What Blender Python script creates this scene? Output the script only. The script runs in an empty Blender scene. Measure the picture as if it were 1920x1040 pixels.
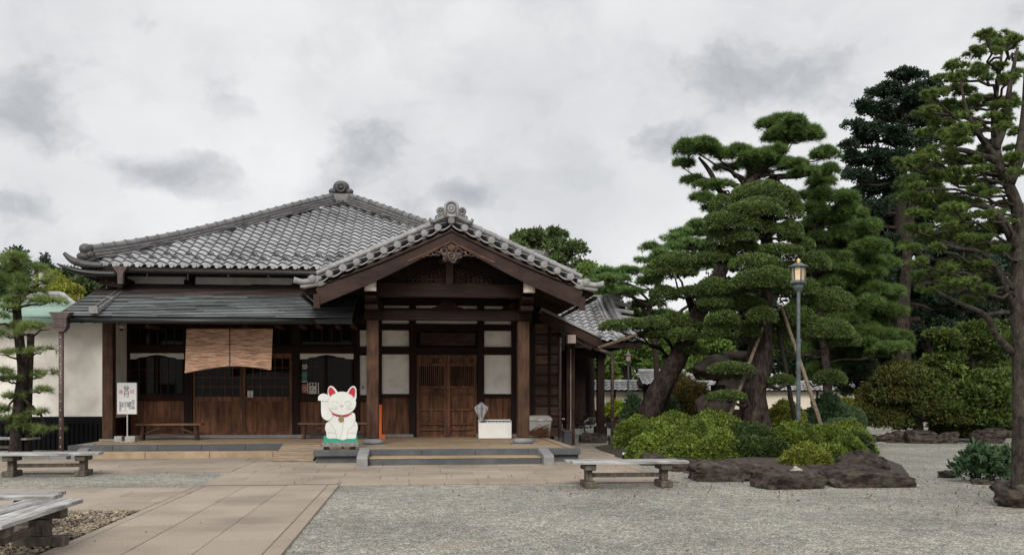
import bpy, bmesh, math, random
import numpy as np
from mathutils import Vector, Matrix
from mathutils import noise as mn

random.seed(7); rng = np.random.default_rng(11)
SC = bpy.context.scene; COL = SC.collection
R = math.radians

# ------------------------------------------------------------------ camera
F, HU, HV, EYE = 1750.0, 960.0, 735.0, 1.6          # focal length and horizon of the 1920 px wide photograph
YAW = math.atan(180 / F); CS, SN = math.cos(YAW), math.sin(YAW)
cd = bpy.data.cameras.new('camera'); cam = bpy.data.objects.new('camera', cd); COL.objects.link(cam)
cd.sensor_width = 36; cd.lens = F / 1920 * 36; cd.shift_y = (HV - 520) / 1920; cd.clip_end = 3000
cam.location = (0, 0, EYE); cam.rotation_euler = (R(90), 0, -YAW)
SC.camera = cam
SC.view_settings.view_transform = 'Standard'; SC.view_settings.look = 'None'
SC.view_settings.exposure = 0.26; SC.view_settings.gamma = 1

# ------------------------------------------------------------------ sky: overcast, Nishita behind cloud
SUN_EL, SUN_AZ = R(33), R(192)                        # azimuth clockwise from +Y: behind the viewer, a little to the left
world = bpy.data.worlds.new('World'); SC.world = world; world.use_nodes = True
def build_world():
    nt = world.node_tree; nt.nodes.clear(); N = nt.nodes.new; L = nt.links.new
    out = N('ShaderNodeOutputWorld'); bg = N('ShaderNodeBackground'); bg.inputs['Strength'].default_value = 0.1
    L(bg.outputs[0], out.inputs[0])
    sky = N('ShaderNodeTexSky'); sky.sky_type = 'NISHITA'; sky.sun_disc = False
    sky.sun_elevation = SUN_EL; sky.sun_rotation = SUN_AZ
    tc = N('ShaderNodeTexCoord'); sep = N('ShaderNodeSeparateXYZ'); L(tc.outputs['Generated'], sep.inputs[0])
    def math_(op, a, b=None, clamp=False):
        m = N('ShaderNodeMath'); m.operation = op; m.use_clamp = clamp
        for i, x in enumerate((a, b)):
            if x is None: continue
            if isinstance(x, (int, float)): m.inputs[i].default_value = x
            else: L(x, m.inputs[i])
        return m.outputs[0]
    az = math_('ARCTAN2', sep.outputs[0], sep.outputs[1]); el = math_('ARCSINE', sep.outputs[2])
    cmb = N('ShaderNodeCombineXYZ'); L(az, cmb.inputs[0]); L(el, cmb.inputs[1])
    def noise(scale, detail, rough, vec, off=0.0):
        n = N('ShaderNodeTexNoise'); n.inputs['Scale'].default_value = scale; n.inputs['Detail'].default_value = detail
        n.inputs['Roughness'].default_value = rough
        mp = N('ShaderNodeMapping'); mp.inputs['Location'].default_value = (off, off * 0.7, off * 1.3)
        mp.inputs['Scale'].default_value = (1.0, 1.35, 1.0)
        L(vec, mp.inputs[0]); L(mp.outputs[0], n.inputs['Vector']); return n
    warp = noise(7, 4, 0.6, cmb.outputs[0], 3.1)
    wv = N('ShaderNodeVectorMath'); wv.operation = 'MULTIPLY_ADD'
    L(warp.outputs['Color'], wv.inputs[0]); wv.inputs[1].default_value = (0.09, 0.05, 0)
    L(cmb.outputs[0], wv.inputs[2])
    p = N('ShaderNodeVectorMath'); p.operation = 'SUBTRACT'; L(wv.outputs[0], p.inputs[0]); p.inputs[1].default_value = (0.045, 0.025, 0)
    total = None
    # drifting dark cloud banks: azimuth, elevation, half sizes (degrees), depth
    for a, e, ra, re, k in CLOUDS:
        s_ = N('ShaderNodeVectorMath'); s_.operation = 'SUBTRACT'; L(p.outputs[0], s_.inputs[0]); s_.inputs[1].default_value = (R(a), R(e), 0)
        m_ = N('ShaderNodeVectorMath'); m_.operation = 'MULTIPLY'; L(s_.outputs[0], m_.inputs[0]); m_.inputs[1].default_value = (1 / R(ra), 1 / R(re), 0)
        l_ = N('ShaderNodeVectorMath'); l_.operation = 'LENGTH'; L(m_.outputs[0], l_.inputs[0])
        mr = N('ShaderNodeMapRange'); mr.interpolation_type = 'SMOOTHSTEP'; mr.inputs[1].default_value = 0.0; mr.inputs[2].default_value = 1.25
        mr.inputs[3].default_value = k; mr.inputs[4].default_value = 0.0; L(l_.outputs[1], mr.inputs[0])
        total = mr.outputs[0] if total is None else math_('ADD', total, mr.outputs[0])
    nf = noise(8, 9, 0.6, p.outputs[0], 9.7); nb = noise(3.2, 5, 0.5, p.outputs[0], 1.9)
    def mr(x, a, b, c, d):
        q = N('ShaderNodeMapRange'); L(x, q.inputs[0])
        for i, t in enumerate((a, b, c, d)): q.inputs[i + 1].default_value = t
        return q.outputs[0]
    d1 = math_('MULTIPLY', math_('ADD', math_('MULTIPLY', total, 2.1), mr(nf.outputs[0], 0.2, 0.8, -0.72, 0.30), True), 0.46)
    d2 = math_('ADD', mr(nb.outputs[0], 0.41, 0.70, 0.0, 0.17), mr(nf.outputs[0], 0.46, 0.72, 0.0, 0.12))
    dark = math_('ADD', d1, d2, True)
    ramp = N('ShaderNodeValToRGB'); L(dark, ramp.inputs[0])
    ramp.color_ramp.elements[0].color = (0.75, 0.75, 0.753, 1); ramp.color_ramp.elements[1].color = (0.17, 0.18, 0.20, 1)
    ramp.color_ramp.elements[1].position = 0.85
    e_ = ramp.color_ramp.elements.new(0.3); e_.color = (0.46, 0.47, 0.49, 1)
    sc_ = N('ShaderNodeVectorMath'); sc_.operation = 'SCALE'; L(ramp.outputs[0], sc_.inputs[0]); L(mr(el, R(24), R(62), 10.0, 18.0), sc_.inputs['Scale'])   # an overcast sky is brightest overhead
    mix = N('ShaderNodeMix'); mix.data_type = 'RGBA'; mix.inputs[0].default_value = 0.96
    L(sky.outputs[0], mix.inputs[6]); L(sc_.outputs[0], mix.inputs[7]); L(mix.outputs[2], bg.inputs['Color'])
def _ae(u, v):
    a = (u - HU) / F; x = a * CS + SN; y = CS - a * SN; z = (HV - v) / F
    n = math.sqrt(x * x + y * y + z * z); return math.degrees(math.atan2(x, y)), math.degrees(math.asin(z / n))
CLOUDS = [(*_ae(u, v), ru / F * 57.3, rv / F * 57.3, k) for u, v, ru, rv, k in [
    (310, 325, 150, 60, .38), (435, 205, 85, 60, .30), (50, 225, 120, 85, .34), (640, 290, 110, 90, .2), (1235, 268, 85, 50, .28),
    (875, 368, 75, 28, .30), (1410, 120, 190, 70, .16), (1540, 200, 150, 90, .12), (60, 385, 200, 40, .18), (270, 60, 90, 40, .14),
    (1130, 410, 200, 70, .16), (600, 110, 60, 20, .10), (930, 215, 40, 16, .12), (1590, 80, 60, 40, .1), (150, 120, 200, 40, .08)]]
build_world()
sd = bpy.data.lights.new('sun', 'SUN'); sd.energy = 2.0; sd.angle = R(26); sd.color = (1, 0.95, 0.88)
sun = bpy.data.objects.new('sun', sd); COL.objects.link(sun); sun.location = (0, 0, 60)
_d = Vector((math.sin(SUN_AZ) * math.cos(SUN_EL), math.cos(SUN_AZ) * math.cos(SUN_EL), math.sin(SUN_EL)))
sun.rotation_euler = _d.to_track_quat('Z', 'Y').to_euler()

# ------------------------------------------------------------------ pixel of the photograph -> metres
def P(u, v, Y):
    a = (u - HU) / F; d = Y / (CS - a * SN); return Vector((a * d * CS + d * SN, Y, EYE - (v - HV) / F * d))
def G(u, v, z=0.0):
    d = (EYE - z) * F / (v - HV); x = (u - HU) / F * d; return Vector((x * CS + d * SN, d * CS - x * SN, z))
def PX(u, Y):                                        # metres per photo pixel there
    return Y / (CS - (u - HU) / F * SN) / F

# ------------------------------------------------------------------ materials
def pmat(name, c1, c2=None, scale=8, rough=0.7, bump=0.0, stretch=(1, 1, 1), detail=6, spec=0.4, var=0.0, lo=0.35, hi=0.65,
         bscale=None, metal=0.0, crack=0.0, cs=9, c3=None, s3=0.6, a3=0.5, tr=0.0, voro=0):
    m = bpy.data.materials.new(name); m.use_nodes = True; nt = m.node_tree; N = nt.nodes.new; L = nt.links.new
    b = nt.nodes['Principled BSDF']; b.inputs['Roughness'].default_value = rough; b.inputs['Specular IOR Level'].default_value = spec
    b.inputs['Metallic'].default_value = metal
    c2 = c2 or tuple(x * 0.7 for x in c1)
    tc = N('ShaderNodeTexCoord'); mp = N('ShaderNodeMapping'); mp.inputs['Scale'].default_value = stretch; L(tc.outputs['Object'], mp.inputs[0])
    n = N('ShaderNodeTexNoise'); n.inputs['Scale'].default_value = scale; n.inputs['Detail'].default_value = detail; n.inputs['Roughness'].default_value = 0.62
    L(mp.outputs[0], n.inputs['Vector'])
    r = N('ShaderNodeMapRange'); r.inputs[1].default_value = lo; r.inputs[2].default_value = hi; L(n.outputs[0], r.inputs[0])
    mx = N('ShaderNodeMix'); mx.data_type = 'RGBA'; mx.inputs[6].default_value = (*c1, 1); mx.inputs[7].default_value = (*c2, 1); L(r.outputs[0], mx.inputs[0])
    col = mx.outputs[2]
    if c3:
        n3 = N('ShaderNodeTexNoise'); n3.inputs['Scale'].default_value = s3; n3.inputs['Detail'].default_value = 5; L(tc.outputs['Object'], n3.inputs['Vector'])
        r3 = N('ShaderNodeMapRange'); r3.inputs[1].default_value = 0.45; r3.inputs[2].default_value = 0.68; r3.inputs[4].default_value = a3; L(n3.outputs[0], r3.inputs[0])
        m3 = N('ShaderNodeMix'); m3.data_type = 'RGBA'; m3.inputs[7].default_value = (*c3, 1); L(col, m3.inputs[6]); L(r3.outputs[0], m3.inputs[0]); col = m3.outputs[2]
    if crack:
        vc = N('ShaderNodeTexVoronoi'); vc.feature = 'DISTANCE_TO_EDGE'; vc.inputs['Scale'].default_value = cs; wn = N('ShaderNodeMix'); wn.data_type = 'VECTOR'; wn.inputs[0].default_value = .16; L(mp.outputs[0], wn.inputs[4]); L(n.outputs['Color'], wn.inputs[5]); L(wn.outputs[1], vc.inputs['Vector'])
        rc = N('ShaderNodeMapRange'); rc.inputs[1].default_value = .02; rc.inputs[2].default_value = .16; rc.inputs[3].default_value = 1 - crack; L(vc.outputs['Distance'], rc.inputs[0])
        mc = N('ShaderNodeVectorMath'); mc.operation = 'SCALE'; L(col, mc.inputs[0]); L(rc.outputs[0], mc.inputs['Scale']); col = mc.outputs[0]
    if var:
        at = N('ShaderNodeAttribute'); at.attribute_name = 'var'
        rv = N('ShaderNodeMapRange'); rv.inputs[3].default_value = 1 - var; rv.inputs[4].default_value = 1 + var; L(at.outputs['Fac'], rv.inputs[0])
        mv = N('ShaderNodeVectorMath'); mv.operation = 'SCALE'; L(col, mv.inputs[0]); L(rv.outputs[0], mv.inputs['Scale']); col = mv.outputs[0]
    L(col, b.inputs['Base Color'])
    if bump:
        src = n.outputs[0]
        if voro:
            v = N('ShaderNodeTexVoronoi'); v.inputs['Scale'].default_value = voro; L(mp.outputs[0], v.inputs['Vector'])
            ad = N('ShaderNodeMath'); ad.operation = 'ADD'; L(v.outputs['Distance'], ad.inputs[0]); L(n.outputs[0], ad.inputs[1]); src = ad.outputs[0]
        elif bscale:
            n2 = N('ShaderNodeTexNoise'); n2.inputs['Scale'].default_value = bscale; n2.inputs['Detail'].default_value = 5; L(mp.outputs[0], n2.inputs['Vector']); src = n2.outputs[0]
        bp = N('ShaderNodeBump'); bp.inputs['Strength'].default_value = bump; bp.inputs['Distance'].default_value = 0.02; L(src, bp.inputs['Height']); L(bp.outputs[0], b.inputs['Normal'])
    if tr:
        t = N('ShaderNodeBsdfTranslucent'); L(col, t.inputs[0]); ms = N('ShaderNodeMixShader'); ms.inputs[0].default_value = tr
        o = nt.nodes['Material Output']; L(b.outputs[0], ms.inputs[1]); L(t.outputs[0], ms.inputs[2]); L(ms.outputs[0], o.inputs[0])
    return m
def leafmat(name, dark, light, tint=None, scale=1.3, tr=0.22, a3=0.6):
    """leaf colour: each tuft its own value between dark and light, larger patches of tint"""
    m = bpy.data.materials.new(name); m.use_nodes = True; nt = m.node_tree; N = nt.nodes.new; L = nt.links.new
    b = nt.nodes['Principled BSDF']; b.inputs['Roughness'].default_value = 0.55; b.inputs['Specular IOR Level'].default_value = 0.3
    at = N('ShaderNodeAttribute'); at.attribute_name = 'var'
    mx = N('ShaderNodeMix'); mx.data_type = 'RGBA'; mx.inputs[6].default_value = (*dark, 1); mx.inputs[7].default_value = (*light, 1); L(at.outputs['Fac'], mx.inputs[0])
    tc = N('ShaderNodeTexCoord'); n = N('ShaderNodeTexNoise'); n.inputs['Scale'].default_value = scale; n.inputs['Detail'].default_value = 4; L(tc.outputs['Object'], n.inputs['Vector'])
    r = N('ShaderNodeMapRange'); r.inputs[1].default_value = 0.42; r.inputs[2].default_value = 0.66; r.inputs[4].default_value = a3; L(n.outputs[0], r.inputs[0])
    m3 = N('ShaderNodeMix'); m3.data_type = 'RGBA'; L(mx.outputs[2], m3.inputs[6]); m3.inputs[7].default_value = (*(tint or light), 1); L(r.outputs[0], m3.inputs[0])
    L(m3.outputs[2], b.inputs['Base Color'])
    t = N('ShaderNodeBsdfTranslucent'); L(m3.outputs[2], t.inputs[0]); ms = N('ShaderNodeMixShader'); ms.inputs[0].default_value = tr
    o = nt.nodes['Material Output']; L(b.outputs[0], ms.inputs[1]); L(t.outputs[0], ms.inputs[2]); L(ms.outputs[0], o.inputs[0])
    return m
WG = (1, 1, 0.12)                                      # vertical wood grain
M = dict(
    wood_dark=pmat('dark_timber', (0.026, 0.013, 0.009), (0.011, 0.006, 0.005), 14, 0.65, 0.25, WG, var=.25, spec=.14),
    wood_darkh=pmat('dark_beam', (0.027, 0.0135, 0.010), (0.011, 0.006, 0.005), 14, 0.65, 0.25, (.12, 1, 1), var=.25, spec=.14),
    wood_barge=pmat('barge_timber', (0.046, 0.026, 0.021), (0.021, 0.0125, 0.011), 9, 0.6, 0.25, (.15, 1, .6), c3=(0.085, 0.055, 0.045), s3=1.2, a3=.3, spec=.14),
    wood_pillar=pmat('pillar_timber', (0.085, 0.045, 0.029), (0.03, 0.016, 0.012), 16, 0.6, 0.4, (1, 1, .1), c3=(0.15, 0.082, 0.048), s3=2.0, a3=.5, spec=.14),
    wood_door=pmat('door_timber', (0.215, 0.10, 0.054), (0.065, 0.032, 0.021), 12, 0.5, 0.2, (1, 1, .1), c3=(0.05, 0.026, 0.018), s3=1.6, var=.2, spec=.14),
    wood_panel=pmat('panel_timber', (0.21, 0.092, 0.047), (0.05, 0.024, 0.016), 8, 0.55, 0.2, (1, 1, .14), c3=(0.04, 0.018, 0.013), s3=1.8, var=.2, spec=.14),
    wood_orange=pmat('new_timber', (0.13, 0.062, 0.035), (0.06, 0.03, 0.02), 10, 0.5, 0.1, (.2, 1, 1), spec=.14),
    wood_board=pmat('weathered_board', (0.12, 0.07, 0.05), (0.045, 0.027, 0.021), 10, 0.7, 0.3, (.15, 1, 1), var=.35, c3=(0.03, .018, .015), s3=1.5, spec=.14),
    wood_bench=pmat('grey_weathered_plank', (0.42, 0.415, 0.405), (0.13, 0.122, 0.115), 26, 0.85, 0.6, (.06, 1, 1), var=.15, c3=(0.56, 0.56, 0.56), s3=3, spec=.14),
    wood_leg=pmat('weathered_leg_timber', (0.16, 0.135, 0.11), (0.06, 0.05, 0.042), 18, 0.85, 0.5, (1, 1, .3), c3=(.09, .09, .065), s3=6, spec=.14),
    wood_seat=pmat('indoor_bench_timber', (0.20, 0.11, 0.065), (0.10, 0.052, 0.03), 14, 0.55, 0.2, (.12, 1, 1), spec=.14),
    wood_ramp=pmat('ramp_timber', (0.42, 0.32, 0.23), (0.19, 0.14, 0.10), 16, 0.8, 0.3, (.2, 1, 1), var=.2, spec=.14),
    pole=pmat('bare_pole_timber', (0.22, 0.175, 0.125), (0.10, 0.078, 0.058), 20, 0.8, 0.3, (1, 1, .2), spec=.14),
    poledark=pmat('dark_pole', (0.03, 0.025, 0.022), None, 20, 0.8, 0.3, (1, 1, .2), spec=.14),
    plaster=pmat('white_plaster', (0.86, 0.83, 0.77), (0.79, 0.755, 0.695), 1.6, 0.9, 0.12, bscale=90, c3=(.55, .51, .45), s3=1.9, a3=.65),
    plaster_far=pmat('cream_plaster', (0.70, 0.63, 0.52), (0.60, 0.53, 0.43), 1.4, 0.9, 0.05),
    tile=pmat('smoked_roof_tile', (0.37, 0.37, 0.38), (0.27, 0.27, 0.28), 2.5, 0.42, 0.05, spec=.55, var=.12, c3=(.11, .11, .105), s3=1.0, a3=.6),
    tile_dark=pmat('dark_ridge_tile', (0.155, 0.15, 0.15), (0.085, 0.083, 0.085), 5, 0.45, 0.1, spec=.6, var=.2),
    tile_black=pmat('black_ornament_tile', (0.075, 0.072, 0.072), (0.035, 0.034, 0.035), 6, 0.5, 0.1, spec=.5),
    tile_light=pmat('pale_verge_tile', (0.28, 0.275, 0.275), (0.16, 0.157, 0.16), 7, 0.55, 0.12, spec=.5, var=.16, c3=(.2, .19, .185), s3=3.5, a3=.5),
    copper=pmat('patinated_copper_roof', (0.30, 0.322, 0.328), (0.17, 0.182, 0.187), 7, 0.6, 0.1, (.3, 1, 1), spec=.3, var=.5, c3=(.28, .33, .32), s3=1.0, a3=.45),
    copper_brown=pmat('brown_copper_roof', (0.19, 0.13, 0.115), (0.12, 0.085, 0.08), 5, 0.45, 0.1, (.3, 1, 1), var=.3),
    copper_green=pmat('green_copper_roof', (0.24, 0.36, 0.295), (0.15, 0.245, 0.195), 3, 0.6, 0.05, (.3, 1, 1), var=.12, c3=(.36, .47, .41), s3=.8),
    gutter=pmat('dark_gutter_metal', (0.016, 0.0155, 0.016), (0.010, 0.010, 0.010), 6, 0.35, 0, spec=.35),
    pipe=pmat('brown_downpipe_metal', (0.10, 0.062, 0.052), (0.06, 0.038, 0.032), 6, 0.45, 0.05, spec=.5),
    hopper=pmat('brown_hopper_metal', (0.11, 0.085, 0.08), (0.07, 0.052, 0.05), 8, 0.5, 0.05, spec=.14),
    stud=pmat('pale_stud', (0.6, 0.58, 0.55), None, 5, 0.5),
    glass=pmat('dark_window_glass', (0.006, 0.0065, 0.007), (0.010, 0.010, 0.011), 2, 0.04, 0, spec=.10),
    granite=pmat('dark_granite', (0.105, 0.11, 0.115), (0.055, 0.058, 0.062), 60, 0.7, 0.15, lo=.4, hi=.6, c3=(.15, .155, .155), s3=2, spec=.14),
    granite_mid=pmat('grey_granite', (0.24, 0.24, 0.24), (0.15, 0.15, 0.15), 60, 0.75, 0.15, c3=(.32, .31, .3), s3=3),
    sand=pmat('sandstone_floor', (0.40, 0.30, 0.195), (0.30, 0.22, 0.145), 5, 0.8, 0.08, bscale=80, c3=(.23, .175, .12), s3=.7, a3=.7, spec=.14),
    slab=pmat('washed_concrete_slab', (0.385, 0.325, 0.262), (0.225, 0.186, 0.148), 75, 0.85, 0.3, lo=.36, hi=.64, var=.09, detail=3, c3=(.175, .148, .12), s3=.7, a3=.6, spec=.14),
    grout=pmat('slab_joint', (0.10, 0.085, 0.072), None, 20, 0.9),
    rock=pmat('garden_rock', (0.060, 0.046, 0.039), (0.012, 0.010, 0.009), 7, 0.85, 1.0, (1, 1, 2.0), detail=14, lo=.40, hi=.62, c3=(.15, .135, .10), s3=6, a3=.32, spec=.14),
    lantern_stone=pmat('lantern_stone', (0.10, 0.075, 0.066), (0.045, 0.034, 0.031), 7, 0.9, 0.7, detail=9, c3=(.17, .15, .125), s3=2.4, spec=.14),
    bark=pmat('pine_bark', (0.052, 0.037, 0.031), (0.012, 0.009, 0.0075), 10, 0.9, 1.0, (1, 1, .45), detail=8, voro=14, crack=.6, cs=19, c3=(.11, .088, .077), s3=4, a3=.4, spec=.14),
    bark_grey=pmat('grey_lichen_bark', (0.075, 0.062, 0.051), (0.02, 0.0165, 0.014), 16, 0.9, 1.0, (1, 1, .4), detail=8, voro=16, crack=.5, cs=30, c3=(.10, .10, .072), s3=3, a3=.5, spec=.14),
    bark_strip=pmat('stripped_bark', (0.075, 0.055, 0.046), (0.013, 0.0095, 0.008), 11, 0.9, 1.0, (1, 1, .16), detail=8, crack=.55, cs=18, c3=(.12, .10, .085), s3=3.5, a3=.4, spec=.14),
    bark_dark=pmat('dark_bark', (0.045, 0.033, 0.028), (0.02, 0.015, 0.013), 12, 0.9, .8, (1, 1, .3), spec=.14),
    twig=pmat('twig_bark', (0.06, 0.043, 0.036), (0.03, 0.022, 0.018), 14, 0.9, .6, spec=.14),
    lampmetal=pmat('lamp_verdigris_metal', (0.085, 0.105, 0.11), (0.05, 0.062, 0.066), 7, 0.45, 0.05, spec=.5, c3=(.14, .17, .17), s3=5),
    gold=pmat('gilt_metal', (0.80, 0.58, 0.28), (0.6, 0.34, 0.1), 6, 0.35, 0, metal=.6),
    shade=pmat('cream_lamp_pane', (0.80, 0.64, 0.42), (0.70, 0.52, 0.30), 5, 0.5),
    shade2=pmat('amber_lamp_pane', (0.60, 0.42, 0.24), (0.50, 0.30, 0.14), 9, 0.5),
    white=pmat('white_painted_board', (0.66, 0.68, 0.645), (0.60, 0.615, 0.58), 3, 0.35, c3=(.50, .50, .46), s3=2.6, a3=.45),
    signwhite=pmat('white_sign_board', (0.64, 0.64, 0.63), (0.58, 0.58, 0.57), 3, 0.5),
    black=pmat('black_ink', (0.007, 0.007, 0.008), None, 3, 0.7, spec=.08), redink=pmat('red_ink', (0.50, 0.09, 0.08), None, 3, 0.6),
    catred=pmat('red_paint', (0.42, 0.012, 0.03), (0.36, .01, .025), 4, 0.5), catline=pmat('grey_paint_line', (0.30, 0.31, 0.30), None, 3, 0.6),
    catpink=pmat('pink_paint', (0.60, 0.45, 0.42), None, 3, 0.6), catgreen=pmat('green_paint', (0.015, 0.30, 0.19), (.02, .24, .16), 5, 0.5), bell=pmat('bell_paint', (0.27, 0.20, 0.09), (0.16, 0.12, 0.05), 12, 0.45),
    steel=pmat('dull_steel', (0.22, 0.21, 0.20), (0.12, 0.115, 0.11), 12, 0.45, 0.05, spec=.6), chrome=pmat('chrome', (0.62, 0.62, 0.62), None, 5, 0.25, metal=.85),
    rubber=pmat('black_rubber', (0.015, 0.015, 0.015), None, 5, 0.7), plastic=pmat('grey_plastic_bin', (0.42, 0.41, 0.38), (0.33, 0.32, 0.30), 4, 0.5),
    whitebox=pmat('white_enamel', (0.74, 0.74, 0.71), (0.68, 0.68, 0.65), 3, 0.4), slot=pmat('dark_slot', (0.05, 0.05, 0.048), None, 5, 0.6),
    vinyl=pmat('clear_vinyl', (0.46, 0.45, 0.46), (0.27, 0.26, 0.27), 9, 0.3), green_s=pmat('green_sticker', (0.03, 0.20, 0.14), None, 4, 0.4), red_s=pmat('red_sticker', (0.50, 0.12, 0.06), None, 4, 0.4),
    paper=pmat('paper_notice', (0.66, 0.65, 0.60), (0.58, 0.57, 0.52), 6, 0.7), orange=pmat('orange_board', (0.62, 0.13, 0.025), (.5, .1, .02), 4, 0.5),
    broom=pmat('broom_twigs', (0.16, 0.075, 0.035), (0.08, 0.038, 0.02), 30, 0.9, .4), clay=pmat('dark_pot', (0.06, 0.055, 0.055), None, 5, 0.4, spec=.14),
    paleend=pmat('white_beam_end', (0.52, 0.42, 0.38), (0.42, 0.33, 0.30), 9, 0.8), carved=pmat('carved_timber', (0.07, 0.046, 0.04), (0.025, 0.017, 0.015), 26, 0.7, .6, c3=(.25, .18, .16), s3=9, a3=.5, spec=.14),
    pebble=pmat('pebble', (0.30, 0.245, 0.175), (0.17, 0.135, 0.10), 9, 0.8, 0.2, var=.5), whitestone=pmat('white_stone', (0.36, 0.35, 0.33), None, 8, 0.8),
    roofgrey=pmat('far_grey_roof', (0.36, 0.36, 0.37), (0.27, 0.27, 0.28), 3, 0.5, var=.15), concrete=pmat('concrete', (0.42, 0.4, 0.37), (0.3, 0.28, 0.26), 6, 0.85, .1),
    soil=pmat('damp_soil', (0.055, 0.042, 0.03), (0.03, 0.024, 0.018), 12, 0.95, .6), cord=pmat('dark_cord', (0.03, 0.03, 0.05), None, 5, 0.7, spec=.14),
)
def blindmat():
    m = pmat('split_reed', (0.54, 0.345, 0.235), (0.19, 0.105, 0.07), 7, 0.8, 0.7, (.5, 1, 6), detail=4, lo=.38, hi=.64, spec=.15); return m
M['reed'] = blindmat()
def gravelmat():
    m = bpy.data.materials.new('crushed_gravel'); m.use_nodes = True; nt = m.node_tree; N = nt.nodes.new; L = nt.links.new
    b = nt.nodes['Principled BSDF']; b.inputs['Roughness'].default_value = 0.9; b.inputs['Specular IOR Level'].default_value = .25
    tc = N('ShaderNodeTexCoord'); v = N('ShaderNodeTexVoronoi'); v.inputs['Scale'].default_value = 62; L(tc.outputs['Object'], v.inputs['Vector'])
    sep = N('ShaderNodeSeparateColor'); L(v.outputs['Color'], sep.inputs[0])
    cr = N('ShaderNodeValToRGB'); L(sep.outputs[0], cr.inputs[0]); e = cr.color_ramp.elements
    e[0].color = (0.10, 0.096, 0.082, 1); e[1].color = (0.66, 0.64, 0.57, 1)
    for p_, c_ in ((.25, (0.185, 0.178, 0.150, 1)), (.6, (0.28, 0.27, 0.23, 1)), (.85, (0.42, 0.405, 0.35, 1))):
        q = cr.color_ramp.elements.new(p_); q.color = c_
    def nz(s, d, lo, hi, a, bb):
        n = N('ShaderNodeTexNoise'); n.inputs['Scale'].default_value = s; n.inputs['Detail'].default_value = d; L(tc.outputs['Object'], n.inputs['Vector'])
        r = N('ShaderNodeMapRange'); L(n.outputs[0], r.inputs[0])
        for i, x in enumerate((lo, hi, a, bb)): r.inputs[i + 1].default_value = x
        return r.outputs[0]
    k1 = nz(.5, 7, .34, .62, .78, 1.12); k2 = nz(5, 6, .35, .65, .80, 1.14)
    mu = N('ShaderNodeMath'); mu.operation = 'MULTIPLY'; L(k1, mu.inputs[0]); L(k2, mu.inputs[1])
    sc = N('ShaderNodeVectorMath'); sc.operation = 'SCALE'; L(cr.outputs[0], sc.inputs[0]); L(mu.outputs[0], sc.inputs['Scale'])
    mx = N('ShaderNodeMix'); mx.data_type = 'RGBA'; L(sc.outputs[0], mx.inputs[6]); mx.inputs[7].default_value = (.30, .235, .15, 1)
    L(nz(.8, 5, .60, .74, 0, .45), mx.inputs[0]); L(mx.outputs[2], b.inputs['Base Color'])
    bp = N('ShaderNodeBump'); bp.inputs['Strength'].default_value = .9; bp.inputs['Distance'].default_value = .02; bp.invert = True
    L(v.outputs['Distance'], bp.inputs['Height']); L(bp.outputs[0], b.inputs['Normal']); return m
M['gravel'] = gravelmat()
LM = dict(
    pine=leafmat('pine_needles', (0.012, 0.025, 0.007), (0.188, 0.302, 0.072), (0.069, 0.126, 0.029)),
    pine_dark=leafmat('dark_pine_needles', (0.013, 0.026, 0.010), (0.103, 0.172, 0.050), (0.038, 0.073, 0.023)),
    pine_right=leafmat('bright_pine_needles', (0.011, 0.023, 0.007), (0.215, 0.303, 0.063), (0.066, 0.112, 0.026)),
    pine_left=leafmat('soft_pine_needles', (0.032, 0.056, 0.019), (0.293, 0.378, 0.106), (0.125, 0.184, 0.055)),
    pine_far=leafmat('far_pine_needles', (0.021, 0.042, 0.011), (0.223, 0.367, 0.099), (0.084, 0.162, 0.043)),
    maki=leafmat('clipped_evergreen_leaf', (0.011, 0.020, 0.006), (0.187, 0.265, 0.070), (0.050, 0.077, 0.023)),
    azalea=leafmat('azalea_leaf', (0.006, 0.011, 0.002), (0.293, 0.389, 0.062), (0.073, 0.107, 0.016)),
    azalea_y=leafmat('yellow_green_leaf', (0.031, 0.047, 0.008), (0.306, 0.343, 0.050), (0.160, 0.188, 0.028)),
    azalea_d=leafmat('dark_shrub_leaf', (0.010, 0.019, 0.006), (0.090, 0.133, 0.029), (0.036, 0.057, 0.014)),
    conifer=leafmat('dark_conifer_leaf', (0.007, 0.015, 0.009), (0.031, 0.058, 0.028), (0.016, 0.033, 0.018), tr=.12),
    oak=leafmat('broadleaf', (0.020, 0.035, 0.012), (0.143, 0.196, 0.058), (0.058, 0.086, 0.027)),
    light=leafmat('light_broadleaf', (0.065, 0.111, 0.026), (0.208, 0.286, 0.065), (0.143, 0.215, 0.046)),
    maple=leafmat('maple_leaf', (0.011, 0.023, 0.006), (0.150, 0.207, 0.042), (0.046, 0.072, 0.014)),
    yellow=leafmat('yellow_maple_leaf', (0.104, 0.136, 0.016), (0.340, 0.340, 0.047), (0.208, 0.240, 0.032)),
    rust=leafmat('rusty_hedge_leaf', (0.079, 0.067, 0.021), (0.236, 0.166, 0.045), (0.105, 0.131, 0.032)),
    rust_green=leafmat('rusty_green_leaf', (0.027, 0.044, 0.013), (0.119, 0.147, 0.030), (0.131, 0.092, 0.028), a3=.5),
    ball=leafmat('clipped_ball_leaf', (0.038, 0.070, 0.032), (0.114, 0.172, 0.074), (0.079, 0.123, 0.052)),
    aucuba=leafmat('glossy_leaf', (0.017, 0.042, 0.020), (0.073, 0.129, 0.055), (0.049, 0.092, 0.036)),
    bamboo=leafmat('bamboo_leaf', (0.056, 0.106, 0.020), (0.163, 0.250, 0.050), (0.112, 0.188, 0.037)),
    potted=leafmat('lime_leaf', (0.220, 0.320, 0.030), (0.500, 0.620, 0.070), (0.400, 0.520, 0.050)),
)

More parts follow.
